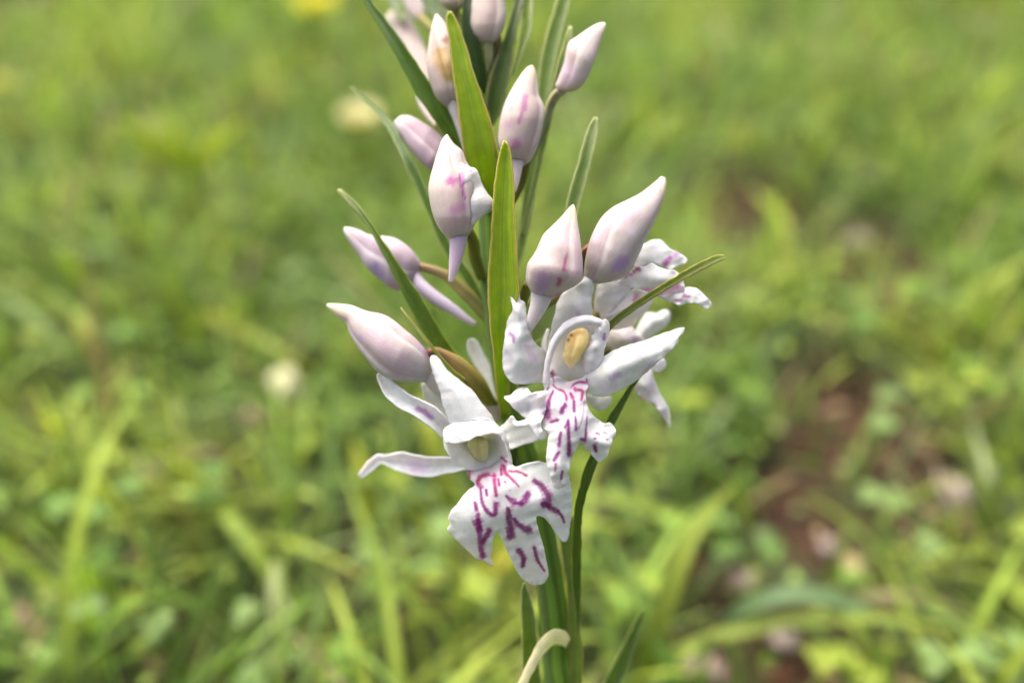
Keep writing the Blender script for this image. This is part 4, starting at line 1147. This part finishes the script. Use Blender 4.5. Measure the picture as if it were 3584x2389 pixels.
# ---- the upper open flower, its yellow column in view
f2 = empty('flower', at(4, 1000, 1000, 4), orchid)
f2['label'] = 'upper open flower with yellow column and narrow purple-dashed lip'
tx, ty = Q(8, [(950, 420)])[0]
MK8 = [([(725, 155), (720, 205)], 30, 30, M_), ([(738, 215), (750, 280)], 12, 8, M_), ([(935, 335), (975, 292), (1035, 270), (1095, 278)], 14, 26, M_), ([(1104, 230), (1118, 296)], 12, 14, M_),
       ([(740, 300), (775, 340), (850, 372), (882, 425), (884, 465)], 14, 28, M_), ([(690, 330), (670, 370)], 16, 20, M_, .8), ([(742, 368), (705, 450), (682, 550), (682, 650)], 22, 66, P_),
       ([(868, 520), (830, 600)], 42, 48, P_), ([(715, 708), (785, 688)], 32, 40, P_), ([(985, 352), (1060, 372), (1048, 470)], 38, 22, M_), ([(930, 395), (955, 445)], 26, 38, M_), ([(968, 480), (970, 585)], 26, 28, P_),
       ([(985, 650), (990, 720), (992, 790)], 14, 32, P_), ([(1080, 480), (1075, 580), (1055, 690), (1020, 785)], 8, 12, P_, .7), ([(1112, 650), (1100, 800), (1092, 905)], 12, 30, P_), ([(1048, 898), (1090, 912)], 30, 34, P_),
       ([(905, 690), (870, 770)], 26, 26, P_), ([(905, 690), (912, 850), (915, 1065)], 26, 44, P_), ([(820, 830), (805, 965)], 32, 36, P_), ([(798, 1045), (752, 1125)], 34, 36, P_), ([(770, 1175), (762, 1245)], 32, 22, P_, .8),
       ([(842, 1255), (830, 1325)], 28, 26, P_, .9), ([(825, 1330), (815, 1370)], 14, 8, P_, .6), ([(1212, 830), (1252, 842)], 18, 18, P_, .85), ([(1298, 822), (1325, 834)], 16, 16, P_, .8), ([(1188, 890), (1212, 888)], 16, 14, P_, .85),
       ([(1332, 900)], 24, 24, P_, .75), ([(1205, 942), (1230, 936)], 12, 12, P_, .7), ([(1192, 968), (1208, 1025)], 36, 34, P_), ([(1100, 940), (1140, 960)], 50, 60, (.6, .45, .66), .4, 1)]
sheet('lip', 8, [(640, 380), (655, 300), (700, 215), (760, 190), (900, 260), (1040, 235), (1110, 225), (1125, 300), (1098, 400), (1112, 500), (1142, 580), (1182, 640), (1240, 682), (1300, 720), (1370, 716), (1415, 765), (1430, 835),
                 (1382, 950), (1340, 1060), (1290, 1122), (1230, 1138), (1180, 1092), (1142, 1030), (1086, 1012), (1078, 960), (1020, 945), (1012, 975), (988, 1035), (946, 1100), (932, 1180), (892, 1300), (884, 1385), (832, 1432),
                 (780, 1446), (745, 1422), (720, 1350), (690, 1250), (665, 1150), (668, 1000), (690, 850), (650, 790), (612, 770), (600, 680), (640, 600), (648, 480)],
      [(640, 380, 1.6), (720, 210, 1.4), (900, 270, 2.4), (1110, 230, 1.4), (900, 400, .4), (1090, 420, .9), (760, 520, -1.2), (640, 640, .0), (900, 640, -1.6), (1100, 640, -.6), (1000, 940, -1.6), (830, 900, -2.2), (690, 1000, -1.4), (820, 1200, -2.2),
       (780, 1440, -1.0), (930, 1150, -1.5), (1180, 900, -.8), (1250, 720, .9), (1420, 800, .8), (1240, 1120, .2), (1300, 950, -.9), (1080, 1000, -.2)],
      f2, base=(.81, .81, .815), base_fn=lip_base(tx, ty, 60, (.72, .42, .62)), dome=.25, frill=.3, step=4.0, marks=MK8)
sheet('lip_lobe', 8, [(205, 428), (285, 405), (345, 345), (440, 328), (478, 365), (500, 395), (570, 378), (660, 368), (692, 398), (660, 440), (650, 490), (660, 560), (640, 640), (610, 690), (612, 780), (610, 850), (585, 893),
                      (545, 860), (510, 790), (470, 735), (430, 760), (355, 768), (315, 735), (280, 690), (262, 655), (300, 640), (345, 700), (400, 690), (440, 672), (380, 620), (300, 560), (255, 490)],
      [(205, 430, 1.8), (440, 330, 1.6), (690, 400, -1.4), (650, 560, -.2), (480, 560, 1.0), (610, 860, -.6), (440, 680, .9), (270, 655, .6), (430, 760, .2), (330, 480, .3), (580, 440, -1.0), (560, 700, -.9)],
      f2, base=(.79, .785, .815), dome=.3, frill=.4, step=4.0,
      marks=[([(470, 600), (480, 540), (540, 470)], 26, 16, (.62, .54, .70), .6, .9), ([(350, 345), (440, 330)], 14, 14, (.5, .3, .6), .6, .8), ([(320, 500)], 70, 60, (.68, .62, .74), .5, 1), ([(560, 600), (620, 560)], 40, 30, (.66, .58, .72), .5, 1), ([(690, 640), (620, 620)], 30, 60, (.74, .62, .74), .5, 1)])
sheet('sepal', 4, [(392, 215), (432, 203), (490, 208), (505, 285), (550, 320), (568, 420), (590, 560), (622, 670), (682, 760), (770, 830), (800, 1000), (760, 1140), (640, 1150), (500, 1162), (420, 1140), (360, 1080), (326, 1000),
                   (318, 900), (330, 750), (350, 600), (380, 480), (425, 390), (402, 280)],
      [(392, 215, 2.6), (490, 210, 2.0), (480, 400, .6), (480, 650, .2), (470, 900, .3), (320, 900, 2.0), (380, 500, 1.8), (420, 1130, 1.6), (600, 700, 1.6), (760, 900, 2.6), (640, 1150, 2.2), (560, 380, 1.8)],
      f2, base=(.785, .79, .80), dome=.2, frill=.15, marks=[([(400, 640), (430, 660), (435, 720)], 40, 28, LILAC * .9, .8, .6), ([(375, 840)], 55, 80, (.56, .46, .64), .6, .9), ([(575, 775), (610, 850), (640, 900)], 50, 62, (.52, .38, .58), .7, .8)])
sheet('sepal', 4, [(1340, 890), (1450, 818), (1600, 758), (1750, 718), (1900, 660), (2050, 612), (2150, 578), (2196, 580), (2180, 630), (2140, 680), (2122, 742), (2050, 822), (1950, 902), (1850, 1002), (1750, 1082), (1650, 1152), (1550, 1212),
                   (1450, 1262), (1330, 1286), (1230, 1262), (1170, 1220), (1150, 1100), (1220, 1000)],
      [(1340, 890, 1.8), (1600, 760, 1.8), (2190, 580, 1.8), (1850, 690, 1.4), (2100, 740, 1.2), (1750, 1080, 1.2), (1400, 1270, 1.6), (1170, 1200, 2.0), (1500, 950, .2), (1750, 860, .2), (2000, 740, .6), (1400, 1080, .4), (1250, 1080, 1.0)],
      f2, base=(.79, .80, .79), dome=.2, frill=.15,
      marks=[([(1625, 855), (1700, 862), (1765, 825), (1795, 770)], 44, 50, (.48, .34, .56), .75, .7), ([(1865, 935), (1800, 1010), (1765, 1050)], 40, 22, (.46, .34, .54), .75, .7), ([(1510, 1060), (1450, 1095)], 60, 60, (.46, .33, .55), .75, .7),
             ([(1480, 1170), (1370, 1195)], 50, 80, (.58, .48, .64), .6, .9), ([(1335, 1015)], 60, 70, (.66, .60, .46), .6, .5)])
sheet('sepal', 4, [(1175, 48), (1230, 66), (1256, 112), (1262, 180), (1242, 262), (1240, 350), (1248, 440), (1240, 600), (1150, 800), (960, 900), (820, 900), (790, 760), (812, 620), (832, 520), (860, 420), (882, 330), (920, 250), (980, 195),
                   (1070, 150), (1140, 90)],
      [(1200, 50, 2.6), (1250, 200, 2.6), (1240, 440, 3.0), (1150, 780, 3.6), (800, 800, 4.0), (870, 380, 3.6), (1000, 190, 3.2), (1080, 350, 1.8), (1030, 600, 2.2), (1180, 130, 2.0)],
      f2, base=(.785, .785, .795), dome=.15, frill=.12, marks=[([(1095, 430), (1090, 470)], 50, 40, (.48, .36, .58), .7, .8), ([(1195, 65), (1235, 110)], 34, 30, (.82, .82, .83), .8, .8)])
sheet('hood', 4, [(742, 1180), (752, 1000), (786, 830), (840, 690), (920, 590), (1030, 520), (1150, 490), (1280, 540), (1250, 640), (1245, 720), (1180, 790), (1150, 880), (1170, 980), (1195, 1080), (1180, 1180), (1060, 1230), (930, 1230), (830, 1210)],
      [(745, 1150, 1.6), (760, 950, 1.6), (850, 700, 2.0), (1030, 530, 2.0), (1270, 550, 2.0), (1240, 720, 2.3), (1160, 900, 2.2), (1190, 1100, 2.6), (1000, 1200, 4.2), (1000, 1060, 3.0), (950, 900, 2.2), (1000, 750, 2.5), (860, 1050, 1.5)],
      f2, base=(.85, .82, .81), ripple=.03, frill=.08,
      marks=[([(1000, 760), (960, 1120)], 330, 260, (.86, .79, .70), .7, .9), ([(825, 1045)], 36, 60, M_, .9), ([(842, 1090), (850, 1150)], 12, 10, M_, .8)])  # broad cream mark also paints the shaded inside of the hood lighter
ribbon('hood_rim', 4, [(742, 1160), (752, 1000), (786, 830), (838, 680), (920, 568), (1020, 492), (1130, 458), (1240, 460), (1320, 490), (1350, 520)],
       [(800, 1150), (800, 1010), (838, 860), (885, 755), (950, 665), (1030, 602), (1120, 566), (1200, 552), (1290, 562), (1330, 548)],
       [1.2, .9, .5, .1, -.2, -.3, -.3, 0, .2], f2, PETAL, (.81, .815, .82), keel=-.7, nv=19)
sheet('hood_petal', 4, [(1268, 560), (1300, 520), (1345, 500), (1392, 493), (1416, 520), (1426, 580), (1412, 660), (1382, 740), (1364, 840), (1352, 930), (1320, 1000), (1260, 1050), (1195, 1060), (1152, 960), (1136, 830), (1190, 772), (1238, 705),
                        (1240, 660), (1262, 620)],
      [(1270, 560, .4), (1400, 500, 1.0), (1425, 580, 1.4), (1360, 840, 1.6), (1320, 1000, 1.4), (1190, 1050, 1.6), (1140, 830, 1.0), (1240, 680, .4), (1330, 600, -.2), (1290, 780, .0), (1240, 920, .4)],
      f2, base=(.80, .805, .805), dome=.15, frill=.25, step=4.0, marks=[([(1370, 640), (1365, 695)], 26, 30, LILAC * .8, .9, .5), ([(1300, 545), (1330, 600)], 14, 10, (.66, .6, .8), .6, .8)])
ocol = lambda u, t, x, y: np.array([.82, .56, .22]) * (1 - u[:, None]) + np.array([.80, .70, .30]) * u[:, None] + np.array([.0, .02, .12]) * np.clip(u - .8, 0, 1)[:, None] * 3
swell('column', 4, [(1110, 582), (1060, 598), (1000, 640), (972, 720), (955, 800), (940, 860), (960, 930), (1000, 985)], [(1150, 580), (1190, 605), (1214, 670), (1205, 740), (1165, 820), (1130, 880), (1085, 940), (1040, 990)],
      [1.6, .8, .7, 1.0, 1.6], f2, BUD, ocol, [([(1025, 655)], 26, 26, (.10, .08, .03), .85), ([(995, 705)], 22, 30, (.14, .11, .04), .75), ([(960, 820)], 22, 22, (.5, .5, .1), .6)], seams=[(1.75, -.3, .4)], seam_depth=.22, nu=40, nv=36, flat=.95)
tube('ovary', 4, [(1000, 860, 5.9), (900, 760, 6.6), (700, 800, 7.8), (450, 1000, 9)], [90, 100, 90, 60], f2, STEM, ovary_col((.17, .22, .05), (.12, .18, .03)), ribs=3, ribd=.1)
tube('spur', 4, [(780, 1000, 3.6), (755, 800, 5), (760, 700, 5.4), (790, 590, 5.8)], [60, 46, 36, 16], f2, BUD, (.76, .75, .74), n=30)

# ---- the flower turned away to the right
f3 = empty('flower', at(3, 1200, 1200, 5), orchid)
f3['label'] = 'side-facing flower with its lip spread under the pointed bud'
sheet('hood', 3, [(1000, 1160), (1018, 1062), (1075, 985), (1130, 955), (1220, 985), (1320, 1050), (1290, 1120), (1210, 1220), (1130, 1330), (1060, 1390), (1005, 1330)],
      [(1000, 1160, 5.2), (1120, 960, 4.8), (1310, 1060, 4.2), (1060, 1380, 5.6), (1150, 1150, 3.6), (1220, 1220, 3.6)], f3, base=(.78, .76, .78), dome=.4, marks=[([(1280, 1070), (1190, 1150)], 24, 16, (.66, .56, .66), .5, .9)])
sheet('hood_petal', 3, [(1070, 1370), (1170, 1250), (1280, 1120), (1390, 1075), (1500, 1120), (1530, 1180), (1480, 1270), (1400, 1350), (1350, 1410), (1240, 1440), (1130, 1440)],
      [(1080, 1370, 4.8), (1280, 1120, 4.2), (1500, 1130, 5.2), (1360, 1400, 5.2), (1300, 1270, 3.2), (1150, 1430, 5)], f3, base=(.79, .765, .78), dome=.35, marks=[([(1375, 1145), (1360, 1175)], 44, 34, (.42, .16, .34), .8, .7), ([(1500, 1150), (1490, 1240)], 24, 40, (.68, .60, .72), .5, 1)])
sheet('lip_lobe', 3, [(1360, 850), (1400, 740), (1432, 680), (1490, 640), (1560, 618), (1620, 640), (1690, 705), (1780, 750), (1842, 800), (1820, 832), (1740, 868), (1675, 892), (1600, 862), (1540, 842), (1450, 870), (1390, 920)],
      [(1360, 850, 4.6), (1440, 680, 5.6), (1560, 620, 6.0), (1840, 800, 5.6), (1680, 890, 4.4), (1540, 840, 4.2), (1600, 740, 4.6), (1450, 800, 4.4)], f3, base=(.81, .81, .815), dome=.3, frill=.3,
      marks=[([(1685, 790), (1640, 845)], 44, 44, (.36, .05, .32), .85, .6), ([(1765, 745), (1730, 765)], 40, 34, (.42, .16, .44), .8, .7), ([(1545, 705)], 50, 60, (.72, .62, .76), .5, 1), ([(1420, 870), (1480, 860)], 40, 20, (.6, .35, .55), .6, .9)])
sheet('lip', 3, [(1225, 1025), (1262, 965), (1330, 905), (1390, 860), (1450, 870), (1520, 838), (1580, 868), (1640, 892), (1720, 900), (1790, 962), (1824, 1080), (1760, 1112), (1650, 1125), (1540, 1135), (1450, 1090), (1330, 1062)],
      [(1230, 1020, 3.6), (1390, 860, 4.2), (1520, 840, 3.6), (1720, 900, 3.2), (1820, 1080, 3.6), (1540, 1130, 4.0), (1330, 1060, 3.8), (1480, 960, 2.6), (1640, 980, 2.2), (1700, 1070, 3.2)], f3, base=(.81, .81, .805), dome=.25, frill=.3,
      marks=[([(1258, 972), (1285, 962)], 26, 22, M_, .9), ([(1300, 930), (1330, 945)], 26, 26, M_, .9), ([(1335, 895), (1360, 925)], 22, 22, M_, .9), ([(1365, 870), (1385, 905)], 18, 22, M_, .85), ([(1395, 880), (1412, 910)], 18, 16, M_, .8),
             ([(1340, 920)], 120, 80, (.74, .50, .66), .5, 1), ([(1430, 1080), (1560, 1090), (1740, 1050)], 24, 90, (.52, .20, .46), .75, .9)])
sheet('lip_lobe', 3, [(1530, 1130), (1640, 1118), (1750, 1092), (1850, 1060), (1930, 1070), (2000, 1128), (2062, 1200), (2042, 1242), (1990, 1250), (1930, 1205), (1860, 1205), (1790, 1222), (1700, 1202), (1620, 1155)],
      [(1530, 1130, 4.0), (1850, 1060, 4.4), (2060, 1200, 4.4), (1940, 1200, 3.6), (1700, 1200, 3.6), (1800, 1130, 3.2), (1960, 1130, 3.8)], f3, base=(.81, .81, .82), dome=.3, frill=.35,
      marks=[([(1815, 1135), (1860, 1142)], 34, 30, P_, .85), ([(1735, 1178), (1785, 1182)], 20, 24, P_, .85), ([(2020, 1140), (2040, 1180)], 20, 24, (.4, .2, .55), .7, .8), ([(1945, 1115)], 34, 34, (.55, .40, .65), .6, .9), ([(1600, 1130), (1700, 1130)], 20, 14, (.62, .40, .62), .6, .9)])
tube('ovary', 3, [(1080, 1300, 6), (950, 1350, 7.5), (750, 1450, 9), (500, 1600, 9.5)], [70, 80, 80, 60], f3, STEM, ovary_col((.22, .18, .06), (.14, .18, .03)), ribs=3, ribd=.1)

# ---- the flower behind, half hidden
f4 = empty('flower', at(4, 1550, 800, 9), orchid)
f4['label'] = 'half-hidden flower behind the open one, its lip hanging to a point'
ribbon('sepal', 4, [(2010, 398), (1970, 408), (1900, 432), (1830, 428), (1790, 440), (1740, 520), (1690, 620), (1640, 720)], [(2036, 420), (2044, 480), (2005, 545), (1930, 610), (1860, 660), (1800, 705), (1740, 750), (1680, 800)],
       [12.5, 12, 11.5, 11, 10], f4, PETAL, (.79, .80, .80), keel=-.8, nv=21)
sheet('hood', 4, [(1400, 640), (1480, 560), (1560, 520), (1650, 550), (1710, 640), (1795, 715), (1700, 770), (1560, 810), (1400, 870), (1370, 780)],
      [(1400, 640, 8), (1560, 520, 8.5), (1790, 710, 8), (1400, 860, 8), (1580, 680, 6.6), (1480, 760, 7.4)], f4, base=(.76, .72, .73), dome=.4,
      marks=[([(1545, 540), (1590, 520), (1640, 555)], 40, 40, (.46, .16, .30), .8, .7), ([(1670, 680), (1680, 730)], 44, 44, (.48, .26, .44), .75, .8), ([(1460, 700)], 160, 220, (.72, .60, .60), .6, 1)])
sheet('lip', 4, [(1632, 1170), (1680, 1110), (1760, 1065), (1850, 1005), (1882, 1100), (1930, 1230), (1990, 1330), (2032, 1420), (2052, 1560), (2040, 1600), (1990, 1510), (1900, 1400), (1800, 1332), (1735, 1295), (1680, 1235)],
      [(1632, 1170, 7.4), (1850, 1005, 8), (1930, 1230, 8.4), (2045, 1590, 9), (1900, 1400, 7.4), (1720, 1280, 7.2), (1790, 1180, 6.2), (1960, 1420, 7.2)], f4, base=(.80, .785, .80), dome=.3,
      marks=[([(1845, 1120), (1850, 1200), (1835, 1280)], 50, 50, (.58, .44, .64), .7, .9), ([(1735, 1295), (1800, 1335)], 26, 20, (.55, .18, .48), .8, .8), ([(1890, 1385)], 40, 50, (.52, .36, .62), .7, .8), ([(1985, 1445), (2000, 1480)], 40, 34, (.56, .42, .64), .6, .9), ([(1660, 1190)], 50, 50, (.72, .56, .68), .6, 1)])
sheet('lip_lobe', 4, [(1845, 985), (1900, 928), (1960, 888), (1996, 912), (2004, 960), (1985, 1005), (1940, 1032), (1880, 1022)], [(1850, 985, 7.6), (1960, 890, 8), (1985, 1000, 7.8), (1890, 1020, 7.4), (1930, 960, 6.9)], f4, base=(.79, .79, .81), dome=.3,
      marks=[([(1940, 950)], 50, 60, (.66, .58, .74), .6, 1)])
sheet('lip_lobe', 4, [(1165, 1262), (1250, 1275), (1350, 1292), (1425, 1275), (1446, 1325), (1405, 1400), (1335, 1432), (1260, 1405), (1195, 1345)], [(1165, 1262, 7.4), (1430, 1280, 8.2), (1340, 1430, 8), (1200, 1340, 7.6), (1310, 1350, 7)], f4, base=(.79, .79, .80), dome=.3,
      marks=[([(1200, 1310)], 50, 60, (.66, .6, .74), .5, 1)])
tube('ovary', 4, [(1450, 800, 8.2), (1250, 850, 9), (900, 950, 9.6), (500, 1150, 9.4)], [70, 85, 85, 60], f4, STEM, ovary_col((.2, .2, .06), (.12, .17, .03)), ribs=3, ribd=.1)
# narrow sepal and spur of a flower on the far side of the stem
f5 = empty('flower', at(5, 2000, 1000, 12), orchid)
f5['label'] = 'flower on the far side of the stem, only a narrow white sepal and lilac spur showing'
ribbon('sepal', 5, [(1815, 625), (1795, 690), (1810, 780), (1870, 900), (1960, 1030), (2050, 1160), (2105, 1300), (2150, 1440)], [(1855, 622), (1920, 665), (1990, 800), (2060, 930), (2110, 1080), (2140, 1180), (2165, 1310), (2180, 1440)],
       [11, 10.4, 9.6, 9, 8.4], f5, PETAL, (.79, .80, .80), keel=.5, nv=17)
tube('spur', 5, [(2180, 1560, 9.5), (2060, 1400, 8.2), (1950, 1290, 7.6), (1800, 1130, 7.8), (1680, 1010, 8.2)], [60, 70, 62, 44, 16], f5, BUD, (.72, .64, .72), n=30)
